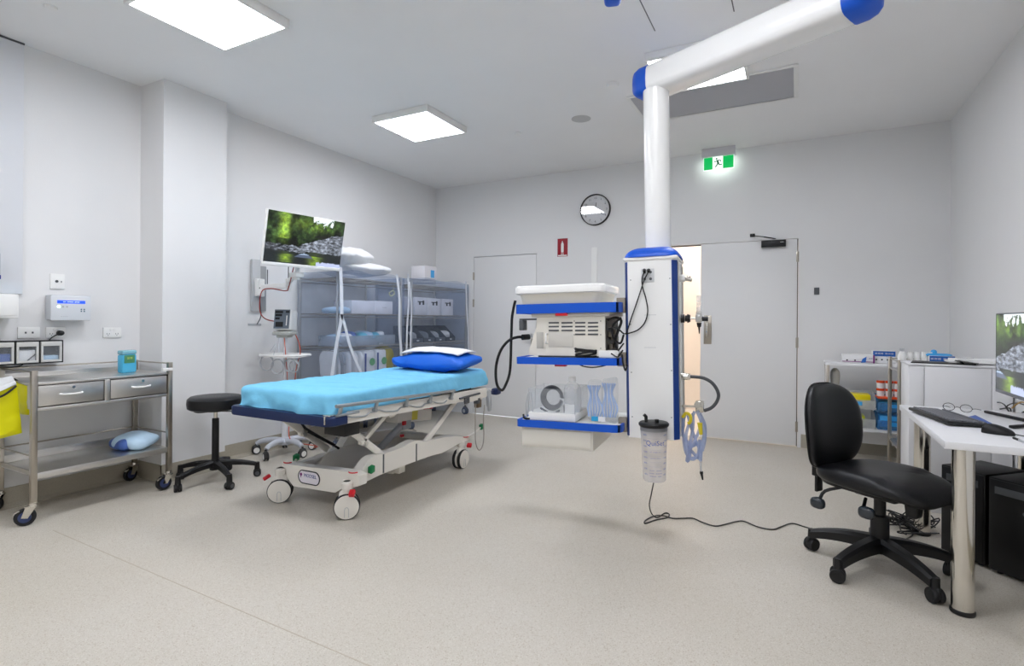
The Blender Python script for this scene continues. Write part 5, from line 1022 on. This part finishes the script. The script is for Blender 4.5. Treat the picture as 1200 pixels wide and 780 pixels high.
for t in PTH: t.matrix_world = PM @ Matrix.Translation(t.location)
# floor lead from the foot of the column
b = B(); pts = [U(767,563,x=None,y=3.25), U(763,580,y=3.28), U(761,592,y=3.3)]+[U(*q_,z=.005) for q_ in ((764,602),(770,606),(779,601),(784,602),(782,606),(768,609),(756,613),(757,609),(768,604),(778,604),(788,607),(800,607),(812,607),(824,612),(838,616),(850,614),(862,611),(872,610.5),(888,617),(905,620),(915,617),(928,613),(943,617),(960,622),(985,628),(1010,630),(1035,628),(1060,632),(1075,636))]
pts = [PM@UP(767,560,y=3.2)]+pts[1:]
b.tube(pts,.004,6,sm=5); fc = single('floor_lead', b, mat('lead_grey','3c3a38',.5), 'thin dark lead trailing from the pendant across the floor to the desk', 'cable')
# ================================================================ OFFICE CHAIR
cxx, cyy = .365, 3.205; oc = thing('office_chair','black vinyl office chair with a low rounded back, at the white desk','chair',(cxx,cyy,0))
RC = rot(z=math.radians(-35)); cc = Vector((cxx,cyy,0))
def cl_(p): return cc+RC@Vector(p)
b = B()
def seatf(p):
    x, y, z = p; k = 1-.10*max(0,-x/.25); z2 = z
    if z > 0: z2 = z*(.75+.5*(abs(y)/.24)**2*(x < .1))+.006*math.cos(x*9)
    z2 -= .04*max(0,(x-.12)/.14)**2
    return Vector((x, y*k, z2))
b.sq(cl_((.01,0,.455)), (.265,.235,.048), .55, .6, 48, 18, 0, seatf, RC); seat = obj('seat', b, BLACKV, oc, 60)
b = B(); b.sq(cl_((0,0,.425)), (.235,.20,.03), .55, .5, 36, 8, 0, None, RC); b.box(cl_((0,0,.395)), (.26,.16,.03), .01, 0, RC); obj('seat_pan', b, BLACK, oc)
def backf(p):
    x, y, z = p; k = 1-.28*max(0,z/.2)**2*.8-.06*max(0,-z/.2)
    return Vector((x-.035*(1-(y/.22)**2)+.02*math.cos(z*7)+.0*z, y*k, z))
Rb = RC@rot(y=-.10)
cb_ = cl_((-.245,0,.675)); b = B(); b.sq(cb_, (.045,.225,.218), .75, .55, 40, 24, 0, backf, Rb@rot(y=PI/2)@rot(y=-PI/2)); bk = obj('backrest', b, BLACKV, oc, 60)
b = B(); pts = []
for i in range(40):
    a = 2*PI*i/40; e = .6; f = lambda w_: math.copysign(abs(w_)**e, w_); pts.append(cb_+Rb@backf(Vector((-.012,.228*f(math.cos(a)),.221*f(math.sin(a))))))
b.tube(pts,.005,6,closed=True); obj('piping', b, BLACK, bk)
b = B(); b.bar(cl_((-.23,0,.40)), cl_((-.315,0,.40)), .06, .02, 0, .004); b.bar(cl_((-.315,0,.30)), cl_((-.315,0,.62)), .05, .016, 0, .004, RC@Vector((1,0,0))); b.box(cl_((-.318,0,.45)), (.035,.065,.13), .006, 0, RC)
for k in range(4): b.box(cl_((-.325,0,.525+.014*k)), (.03,.045,.006), .002, 0, RC)
obj('back_bracket', b, BLACK, oc)
b = B(); b.tube([cl_((-.10,-.14,.40)),cl_((-.16,-.185,.37)),cl_((-.18,-.20,.32))],.008,8,sm=3); obj('lever', b, BLACK, oc); b = B(); b.tube([cl_((.0,-.12,.37)),cl_((.03,-.19,.345))],.008,8); obj('lever', b, BLACK, oc); b = B(); b.tube([cl_((.12,.02,.39)),cl_((.17,-.02,.36))],.012,8); obj('lever', b, BLACK, oc)
for p in ((-.185,-.205,.305),(.05,-.20,.33)): b = B(); b.sq(cl_(p), (.036,.022,.028), .7, .7, 18, 12, 0, None, RC); obj('lever_knob', b, mat('knob_slate','2c3238',.25,coat=.4), oc)
b = B(); b.box(cl_((.165,-.03,.355)), (.06,.07,.075), .01, 0, RC, taper=(.8,.8)); b.box(cl_((0,0,.38)), (.20,.11,.045), .012, 0, RC); obj('tilt_box', b, BLACK, oc)
b = B(); b.lathe([(.042,.11),(.040,.27),(.026,.275),(.026,.38)], (cxx,cyy,0), 28); obj('column', b, BLACK, oc)
b = B(); star_base(b, cxx, cyy, math.radians(160), .31, .135, .052, .066, .045); obj('base', b, BLACK, oc)
for k in range(5): a = math.radians(160)+2*PI*k/5; twin_castor(cxx+.31*math.cos(a), cyy+.31*math.sin(a), a+1.2+.9*k, oc, .033, (BLACK,(RUBBER,BLACK)), .6, .006, .022)
# ================================================================ DESK
dk = thing('desk','white laminate desk with round chrome legs against the right wall','desk',(.86,3.4,0))
b = B(); b.bb(.545,XR-.004,2.83,3.96,.698,.73,.004); obj('desk_top', b, DESKW, dk)
for x, y in ((.622,2.90),(.643,3.87),(1.10,2.90),(1.10,3.87)):
    b = B(); b.cyl((x,y,.018),(x,y,.698),.040,n=32); lg = obj('leg', b, CHROME, dk)
    b = B(); b.lathe([(.042,0),(.044,.006),(.044,.016),(.041,.02)], (x,y,0), 32); obj('foot', b, BLACK, lg)
ZD = .7305
# keyboard
kb = thing('keyboard','black full size keyboard lying aslant on the white desk','keyboard',(.67,3.48,ZD))
k0 = Vector((.678,3.478,ZD)); long_ = Vector((-.085,.415,0)).normalized(); RK = Matrix((long_, Vector((-long_.y,long_.x,0)), Vector((0,0,1)))).transposed()
b = B(); b.box(k0+Vector((0,0,.012)), (.44,.18,.016), .006, 0, RK@rot(.05)); kbd = obj('case', b, BLACK, kb)
b = B()
rows = ((.055,22),(.026,22),(.007,21),(-.012,20),(-.031,20),(-.050,14))
for yr, n in rows:
    for i in range(n): b.box(k0+Vector((0,0,.012))+(RK@rot(.05))@Vector((-.205+.41*(i+.5)/n, -yr*1.25, .0115)), (.41/n-.005,.0185 if yr < .05 else .014,.008), 0, 0, RK@rot(.05))
o = obj('keys', b, mat('key_charcoal','77787e',.5), kb, 0); o['kind'] = 'stuff'
for s_ in (-1,1): b = B(); b.box(k0+RK@Vector((s_*.19,-.07,.005)),(.012,.02,.01),.001,0,RK); obj('foot', b, BLACK, kb)
mo = thing('mouse','black corded mouse on the desk beside the keyboard','mouse',(.80,3.16,ZD))
am_ = Vector((.84,-.20,0)).normalized(); mc = (U(1150,503,z=ZD+.012)+U(1190,508,z=ZD+.01))/2; mc.z = ZD; RMo = rot(z=math.atan2(U(1190,508,z=ZD).y-U(1150,503,z=ZD).y, U(1190,508,z=ZD).x-U(1150,503,z=ZD).x))
b = B(); b.sq(mc+Vector((0,0,.004)), (.058,.031,.036), .85, .85, 28, 16, 0, lambda p: Vector((p.x,p.y,max(p.z,-.003)*(1-.35*(p.x/.058)))), RMo); obj('shell', b, BLACK, mo, 60)
b = B(); b.box(mc+RMo@Vector((-.035,0,.032)), (.016,.006,.008), .002, 0, RMo); obj('wheel', b, GREYD, mo)
b = B(); b.tube([mc+RMo@Vector((.055,0,.008)), mc+RMo@Vector((.09,.0,.005)), mc+RMo@Vector((.2,-.03,.005)), mc+RMo@Vector((.3,.05,.005))],.0025,6,sm=4); obj('cord', b, BLACK, mo)
pn = U(1188,513,z=ZD+.004); pn2 = U(1215,523,z=ZD+.004); b = B(); b.cyl(pn, pn2, .0045, n=10, mi=0); b.cyl(pn, pn+(pn2-pn)*.25, .005, n=10, mi=1); single('pen', b, [GREYP,BLACK], 'grey pen at the right edge of the photo on the desk', 'pen')
b = B(); P4 = [U(*q_,z=ZD) for q_ in ((1128,490),(1143,486.5),(1163,496.5),(1146,500))]; b.add([p for p in P4]+[p+Vector((0,0,.002)) for p in P4], [(3,2,1,0),(4,5,6,7),(0,1,5,4),(1,2,6,5),(2,3,7,6),(3,0,4,7)]); single('blue_card', b, mat('card_blue','3f62b0',.5), 'small blue card partly under the keyboard', 'card')
# spectacles
gl = thing('spectacles','black wire spectacles resting on the desk beyond the keyboard','glasses',(.78,3.85,ZD))
def lens(px, py): 
    c = U(px,py,z=ZD+.02); return c
g0, g1 = Vector((.755,3.83,ZD+.021)), Vector((.825,3.80,ZD+.021)); gd = (g1-g0).normalized()
b = B()
for g in (g0, g1): b.tube([g+gd*(.026*math.cos(a))+Vector((0,0,.021*math.sin(a))) for a in [i*2*PI/16 for i in range(16)]],.0016,6,closed=True)
b.tube([g0+gd*.026, g0.lerp(g1,.5)+Vector((0,0,.004)), g1-gd*.026],.0016,6,sm=3); gn = Vector((-gd.y,gd.x,0))
b.tube([g0-gd*.027, g0-gd*.027+gn*.06-Vector((0,0,.005)), g0-gd*.02+gn*.12-Vector((0,0,.018))],.0018,6,sm=3); b.tube([g1+gd*.027, g1+gd*.03+gn*.06-Vector((0,0,.005)), g1+gd*.04+gn*.13-Vector((0,0,.016))],.0022,6,sm=3); obj('frame', b, BLACK, gl)
for g in (g0, g1): b = B(); b.cyl(g-gn*.0005, g+gn*.0005, .022, n=16); obj('lens', b, film('lens_clear','f4f6f8',.06,.05), gl)
# desk monitor
mn = thing('desk_monitor','flat computer monitor showing a forest creek at the right edge of the photo','monitor',(1.0,3.5,ZD))
MP = Vector((.80,3.203,0)); yawm = math.radians(-90+0); RM = rot(z=yawm)@rot(0.0)
xm_ = .95; fe = U(1167.5,367,x=xm_); zm0, zm1 = U(1166,458,x=xm_).z, fe.z; wm_ = .61; cM = Vector((xm_,fe.y-wm_/2,(zm0+zm1)/2)); 
b = B(); b.box(cM+Vector((.018,0,0)), (.03,wm_,zm1-zm0), .004); b.box(cM+Vector((.045,0,-.02)), (.03,.3,.2), .012); obj('case', b, mat('monitor_grey','55575c',.4), mn)
b = B()
for y0_, y1_, z0_, z1_ in ((-wm_/2,wm_/2,-(zm1-zm0)/2,-(zm1-zm0)/2+.018),(-wm_/2,wm_/2,(zm1-zm0)/2-.006,(zm1-zm0)/2)): b = B(); b.bb(cM.x-.001,cM.x+.006,cM.y+y0_,cM.y+y1_,cM.z+z0_,cM.z+z1_,.001); obj('bezel', b, mat('bezel_grey','6a6c72',.35), mn)
b = B(); b.bb(cM.x-.0012,cM.x+.004,cM.y+wm_/2-.014,cM.y+wm_/2-.001,zm0+.018,zm1-.006); b.bb(cM.x-.0012,cM.x+.004,cM.y-wm_/2+.001,cM.y-wm_/2+.014,zm0+.018,zm1-.006); obj('screen_edge', b, BLACK, mn)
SCR2 = attr_emit('desk_screen_picture', .42)
M = MF((cM.x-.002,cM.y,(zm0+.018+zm1-.006)/2), (0,-1,0), (0,0,1)); screen_mesh('screen', wm_-.026, zm1-zm0-.026, M, mn, (.45,1.0,.0,.98), (110,70), 3.3, mt=SCR2)
b = B(); b.bar((1.04,cM.y,ZD+.01),(1.04,cM.y,1.08),.05,.014,0,.003,(0,1,0)); b.bar((1.04,cM.y,1.06),(.99,cM.y,1.06),.06,.05); obj('stand', b, GREYD, mn)
b = B()
q0 = U(1157,481,z=ZD+.008); q1 = Vector((.93,3.02,ZD+.008)); q2 = U(1172,504,z=ZD+.008)
q0 = U(1155,482,z=ZD+.008); q2 = U(1185,500,z=ZD+.008); q1 = Vector((1.05,cM.y+.0,ZD+.008))
b.bar(q0,q1,.022,.014,0,.005); b.bar(q2,q1,.024,.014,0,.005); obj('foot', b, BLACK, mn)
b = B(); b.tube([U(*q_,x=1.09) for q_ in ((1163,480),(1164,474),(1170,471),(1177,474),(1180,479),(1184,484),(1180,476),(1190,472),(1200,474),(1210,478))],.0035,6,sm=5); b.tube([U(*q_,x=1.10) for q_ in ((1172,479),(1183,478),(1186,484),(1194,485),(1204,480))],.004,6,sm=5); single('desk_cables', b, BLACK, 'black cables looped on the desk behind the monitor', 'cables')
b = B(); b.tube([U(*q_,x=1.08) for q_ in ((1186,478),(1192,473),(1199,471),(1206,476))],.004,6,sm=5); single('yellow_cable', b, mat('cable_mustard','b0893a',.5), 'short mustard cable among the black ones behind the monitor', 'cable')
# computers under the desk
for i, (x, y) in enumerate(((.775,3.60),(.93,3.43))):
    t = thing('desktop_computer', ['left black computer tower on the floor under the desk','right black computer tower on the floor under the desk'][i], 'computer', (x+.1,y+.0,0), 'computer towers under the desk'); Rc = rot(z=math.radians(-45)); c = Vector((x+.09,y+.06,.24))
    b = B(); b.box(c, (.21,.30,.455), .006, 0, Rc); cs_ = obj('case', b, mat('case_black','060607',.5), t)
    b = B(); b.box(c+Rc@Vector((0,-.152,0)), (.195,.006,.44), .003, 0, Rc); fp_ = obj('front_panel', b, mat('gloss_black','08080a',.35), t)
    b = B(); b.box(c+Rc@Vector((0,-.156,.17)), (.15,.003,.035), .001, 0, Rc); b.cyl(c+Rc@Vector((.05,-.155,.09)), c+Rc@Vector((.05,-.158,.09)), .01, n=12); obj('drive_door', b, GREYD, fp_)
    for dx in (-.07,.07):
        for dy in (-.12,.12): b = B(); b.cyl(Vector((c.x,c.y,0))+Rc@Vector((dx,dy,0)), Vector((c.x,c.y,.013))+Rc@Vector((dx,dy,0)), .012, n=10); obj('foot', b, RUBBER, t)
b = B(); rn = random.Random(3)
for k in range(9):
    c = Vector((.56+.08*rn.random(), 3.84+.2*rn.random(), .02)); pts = []
    for i in range(9): pts.append(c+Vector((.11*rn.uniform(-1,1), .09*rn.uniform(-1,1), .06*rn.random()*(i%2)+.0)))
    b.tube(pts,.004,6,sm=5)
b.tube([U(*q_,y=4.0) for q_ in ((1058,574),(1062,590),(1070,606))]+[U(*q_,z=.01) for q_ in ((1070,625),(1062,632),(1072,636))],.004,6,sm=5)
b.tube([U(*q_,z=.05) for q_ in ((1062,626),(1056,622),(1055,614),(1062,612),(1072,618),(1082,624))],.004,6,sm=5)
b.v = [(p[0],p[1],max(p[2],.004)) for p in b.v]
single('cable_tangle', b, BLACK, 'tangle of black cables on the floor at the far desk leg', 'cables')
# ================================================================ CABINET, REAR TROLLEY, WHITE SHELF
cbn = thing('white_cabinet','low white cabinet standing behind the desk','cabinet',(.88,4.48,0))
b = B(); b.bb(.645,XR-.012,4.34,4.62,0.0,.945,.002); obj('body', b, DESKW, cbn)
b = B(); b.bb(.641,XR-.01,4.328,4.63,.945,.958,.003); obj('top', b, DESKW, cbn)
xs = (.645,.727,1.063,XR-.012)
for i in range(3): b = B(); b.bb(xs[i]+.0015,xs[i+1]-.0015,4.326,4.342,.05,.94,.0015); obj('door_panel', b, DESKW, cbn)
b = B(); b.bb(xs[0]+.01,xs[3]-.01,4.338,4.3405,.06,.93); obj('shadow_gap', b, DARKGAP, cbn)
b = B(); b.bb(.78,.92,4.40,4.52,.9585,.975,.004); 
b = B(); p0, p1, p2, p3 = Vector((.66,4.36,.962)), Vector((.99,4.34,.962)), Vector((1.02,4.52,.962)), Vector((.70,4.54,.962))
b.add([p0,p1,p2,p3]+[p+Vector((0,0,.006)) for p in (p0,p1,p2,p3)], [(3,2,1,0),(4,5,6,7),(0,1,5,4),(1,2,6,5),(2,3,7,6),(3,0,4,7)])
b.v = [(p[0],p[1],p[2]-.003) for p in b.v]; single('black_tray', b, BLACK, 'thin black tray on top of the white cabinet', 'tray')
b = B(); b.bar((.90,4.40,.985),(1.01,4.37,.968),.14,.004,0,0); b.bar((.91,4.41,.985),(.93,4.41,.967),.14,.004,0,0); single('open_folder', b, BLACK, 'small black folder propped open on the tray behind the desk', 'folder')
b = B(); b.box((1.03,4.47,.985),(.27,.16,.014),.002,0,rot(z=.1)); b.box((1.0,4.47,.972),(.26,.18,.012),.002,0,rot(z=-.05)); single('paper_stack', b, PAPER, 'stack of white papers on the cabinet beside the monitor', 'papers')
rt_ = thing('steel_trolley','narrow stainless steel trolley standing behind the white cabinet','trolley',(.9,4.93,0))
for x in (.648,1.15):
    for y in (4.70,5.16): b = B(); b.bb(x-.0125,x+.0125,y-.0125,y+.0125,.07,.955,.002); obj('leg', b, STEELD, rt_); steel_castor(x, y, 1+x, rt_) if False else None
for x in (.648,1.15):
    for y in (4.70,5.16): twin_castor(x, y, x+y, rt_, .035, (CHROME,(RUBBER,GREYD)), .6, .006, .016)
for z in (.86,.30): b = B(); b.bb(.645,1.155,4.70,5.16,z,z+.012,.002); obj('shelf', b, STEEL, rt_)
b = B()
for z in (.94,.345): b.tube([(.648,4.70,z),(1.15,4.70,z),(1.15,5.16,z),(.648,5.16,z)],.0055,6,closed=True)
obj('rail', b, STEELD, rt_)
b = B(); b.bb(.70,1.1,4.80,5.1,.313,.45,.01); single('blue_tub', b, SKYB, 'blue plastic box on the low shelf of the rear trolley', 'box')
# bottles
zt = .873
t = thing('spray_bottle','tall white bottle at the left end of the row of small white pots','bottle',(.70,4.98,zt)); b = B(); b.lathe([(.025,0),(.028,.01),(.028,.10),(.016,.13),(.013,.135)], (.70,4.98,zt), 20); obj('body', b, WHITE, t); b = B(); b.cyl((.70,4.98,zt+.13),(.70,4.98,zt+.155),.014,n=14); obj('cap', b, GREYP, t)
def pot(x, y, z, lab):
    t = thing('white_pot', lab, 'pot', (x,y,z), 'small white pots on the rear trolley'); b = B(); b.lathe([(.017,0),(.019,.004),(.019,.05),(.016,.054)], (x,y,z), 16); obj('body', b, WHITE, t); b = B(); b.cyl((x,y,z+.052),(x,y,z+.066),.018,n=16); obj('lid', b, WHITEG, t)
for r_, (y, z) in enumerate(((4.86,zt),(5.0,zt),(5.0,zt+.067))):
    for i in range(4): pot(.735+.042*i+.02*(r_ > 0), y, z, ORD[i]+' small white pot from the left, '+['front row','lower back row','stacked upper back row'][r_]+', rear trolley')
def glovebox(c, d, lab, band=INK, print_s='=== ===', rz=0, glove=False, purple=False):
    t = thing('glove_box', lab, 'box', c, 'boxes of gloves'); R = rot(z=rz); m_ = Vector(c)+Vector((0,0,d[2]/2))
    b = B(); b.box(m_, d, .002, 0, R); bo = obj('carton', b, PAPER, t)
    f = lambda dx, dz: Vector(c)+R@Vector((dx, -d[1]/2-.001, dz))
    b = B()
    if purple: b.bar(f(-d[0]/2,.01), f(d[0]/2,.01), .002, .006); b.bar(f(d[0]/2-.005,0), f(d[0]/2-.005,d[2]), .012, .002,0,0,(0,1,0)); obj('print', b, LILAC, bo); b = B(); b.prism([(Vector(c).x+.02,c[2]+.002),(Vector(c).x+.055,c[2]+.005),(Vector(c).x+.06,c[2]+.055),(Vector(c).x+.03,c[2]+.035)], c[1]-d[1]/2-.003, c[1]-d[1]/2-.001, 'y'); obj('leaf_print', b, mat('print_blue','2a6cc0',.5), bo)
    else: b.box(f(0,d[2]*.78)+Vector((0,.0005,0)), (d[0]*.99,.001,d[2]*.42), 0, 0, R); obj('blue_band', b, band, bo)
    text(print_s, d[2]*.34, MF(f(-.0 if not purple else d[0]*.38, d[2]*(.78 if not purple else .55))-R@Vector((0,.0015,0)), R@Vector((1,0,0)), (0,0,1)), PAPER if not purple else INK, bo)
    b = B()
    for k in (-.35,-.1,.15): b.box(f(d[0]*k,d[2]*.3), (.012,.001,.012), 0, 0, R)
    obj('icons', b, INKD, bo)
    if glove:
        b = B(); b.sq(m_+Vector((-.01,0,d[2]/2+.004)), (.08,.04,.014), .7,.9,20,10,0,pack_fn(71,.3)); b.sq(m_+Vector((-.04,-.0,d[2]/2+.022)), (.02,.02,.022), .8,.8,14,8,0,pack_fn(75,.2)); obj('pulled_glove', b, SKYB, t)
    return t
BB = mat('box_blue','1e5cb0',.5)
glovebox((.465,5.56,.874),(.235,.11,.07),'white glove box with purple edge and blue leaf, left on the white shelf',purple=True,print_s='==')
glovebox((.655,5.60,.874),(.16,.11,.105),'tall white glove box with a dark blue band beside the pots',BB)
glovebox((.935,5.0,.873),(.15,.11,.108),'white glove box with a blue band and a blue glove pulled out',BB,glove=True)
glovebox((1.06,5.02,.873),(.12,.11,.10),'glove box with a black band at the right end of the rear trolley',BLACK,print_s='====')
# white shelf with bins at the back wall
wsf = thing('white_shelf','low white shelf unit with steel legs against the back wall','shelves',(.65,5.65,0))
x0, x1, y0, y1 = .225, 1.14, 5.44, 5.76
b = B(); b.bb(x0-.008,x1,y0-.005,y1,.848,.872,.003); obj('top', b, DESKW, wsf)
for x in (x0+.012,x1-.015):
    for y in (y0+.012,y1-.015): b = B(); b.bb(x-.0125,x+.0125,y-.0125,y+.0125,0,.848,.002); obj('leg', b, STEELD, wsf)
b = B(); b.bb(x0,x1,y0,y1,.295,.325,.003); obj('shelf', b, DESKW, wsf)
b = B(); b.bb(x0+.02,x1,y1-.02,y1-.005,.14,.32); obj('back_panel', b, DESKW, wsf)
b = B(); b.bb(x0+.005,x0+.011,y0+.03,y1,.30,.848); obj('side_panel', b, DESKW, wsf)
def openbin(xa, xb, z0_, h_, mt, lab, grp, cont=None, name='storage_bin'):
    t = thing(name, lab, 'bin', ((xa+xb)/2,y0+.17,z0_), grp); ya, yb_ = y0-.01, y0+.28; b = B()
    b.bb(xa,xb,ya,yb_,z0_,z0_+.004); b.bb(xa,xb,ya,ya+.004,z0_,z0_+h_*.6); b.bb(xa,xb,yb_-.004,yb_,z0_,z0_+h_)
    for x in (xa, xb-.004): b.prism([(ya,z0_),(yb_,z0_),(yb_,z0_+h_),(ya+.08,z0_+h_),(ya,z0_+h_*.6)], x, x+.004, 'x')
    obj('tub', b, mt, t, 0); b = B(); b.bb((xa+xb)/2-.03,(xa+xb)/2+.03,ya-.002,ya,z0_+h_*.25,z0_+h_*.5); obj('label_card', b, SKYB, t)
    return t
CLW = film('bin_cloudy','fafcfc',.42,.2); BLB = film('bin_blue','8ccaf2',.4,.15)
zb1, zb2 = .326, .485
openbin(.335,.585,zb1,.13,CLW,'lower left cloudy bin on the white shelf holding a green yellow pack','bins on the white shelf')
openbin(.335,.585,zb2,.13,CLW,'upper left cloudy bin on the white shelf holding bright yellow packs','bins on the white shelf')
openbin(.60,.83,zb1,.13,BLB,'lower right blue tinted bin on the white shelf','bins on the white shelf')
openbin(.60,.83,zb2,.11,BLB,'upper right blue tinted bin under the orange lidded jars','bins on the white shelf')
openbin(.845,1.08,zb1,.13,BLB,'blue tinted bin at the right end of the white shelf, mostly hidden','bins on the white shelf')
b = B(); b.box((.47,5.55,zb2+.095),(.17,.16,.05),.012); b.box((.46,5.50,zb2+.08),(.14,.06,.05),.01); single('yellow_pack', b, mat('bright_yellow','ecd80e',.4), 'bright yellow packs lying in the upper left cloudy bin', 'pack')
b = B(); b.box((.44,5.54,zb1+.06),(.15,.16,.08),.012); single('green_pack', b, mat('lime_pack','b6bc30',.4), 'green yellow pack lying in the lower left cloudy bin', 'pack')
b = B(); b.box((.71,5.56,zb1+.065),(.19,.2,.10),.015); single('blue_pack', b, SKYB, 'bright blue pack filling the lower right bin', 'pack')
b = B(); b.box((.71,5.56,zb2+.04),(.19,.2,.07),.012); single('teal_pack', b, mat('teal_pack','3a94b8',.4), 'teal blue pack in the upper right bin under the jars', 'pack')
def jar(x, y, z, lab):
    t = thing('specimen_jar', lab, 'jar', (x,y,z), 'orange lidded specimen jars'); b = B(); b.cyl((x,y,z),(x,y,z+.048),.027,n=20); j = obj('cup', b, mat('jar_white','f0efee',.4), t); b = B(); b.cyl((x,y,z+.046),(x,y,z+.064),.030,n=20); obj('lid', b, ORANGE, t)
for r_ in range(2):
    for i in range(4): jar(.625+.062*i, 5.50, zb2+.115+.066*r_, ORD[i]+' orange lidded jar from the left, '+['lower','upper'][r_]+' row, white shelf')
b = B(); b.bb(.597,.86,5.43,5.60,zb2+.098,zb2+.114,.003); single('orange_tray', b, ORANGE, 'flat orange red tray under the specimen jars', 'tray')
b = B(); b.sq((.30,5.62,.70),(.035,.05,.11),.8,.7,16,12,0,pack_fn(91,.25)); b.sq((.30,5.6,.56),(.04,.05,.06),.8,.7,16,10,0,pack_fn(92,.25),None); single('hanging_pack', b, mat('dull_silver','d6d4d0',.4), 'crumpled silver grey bag at the left inside the white shelf', 'bag')
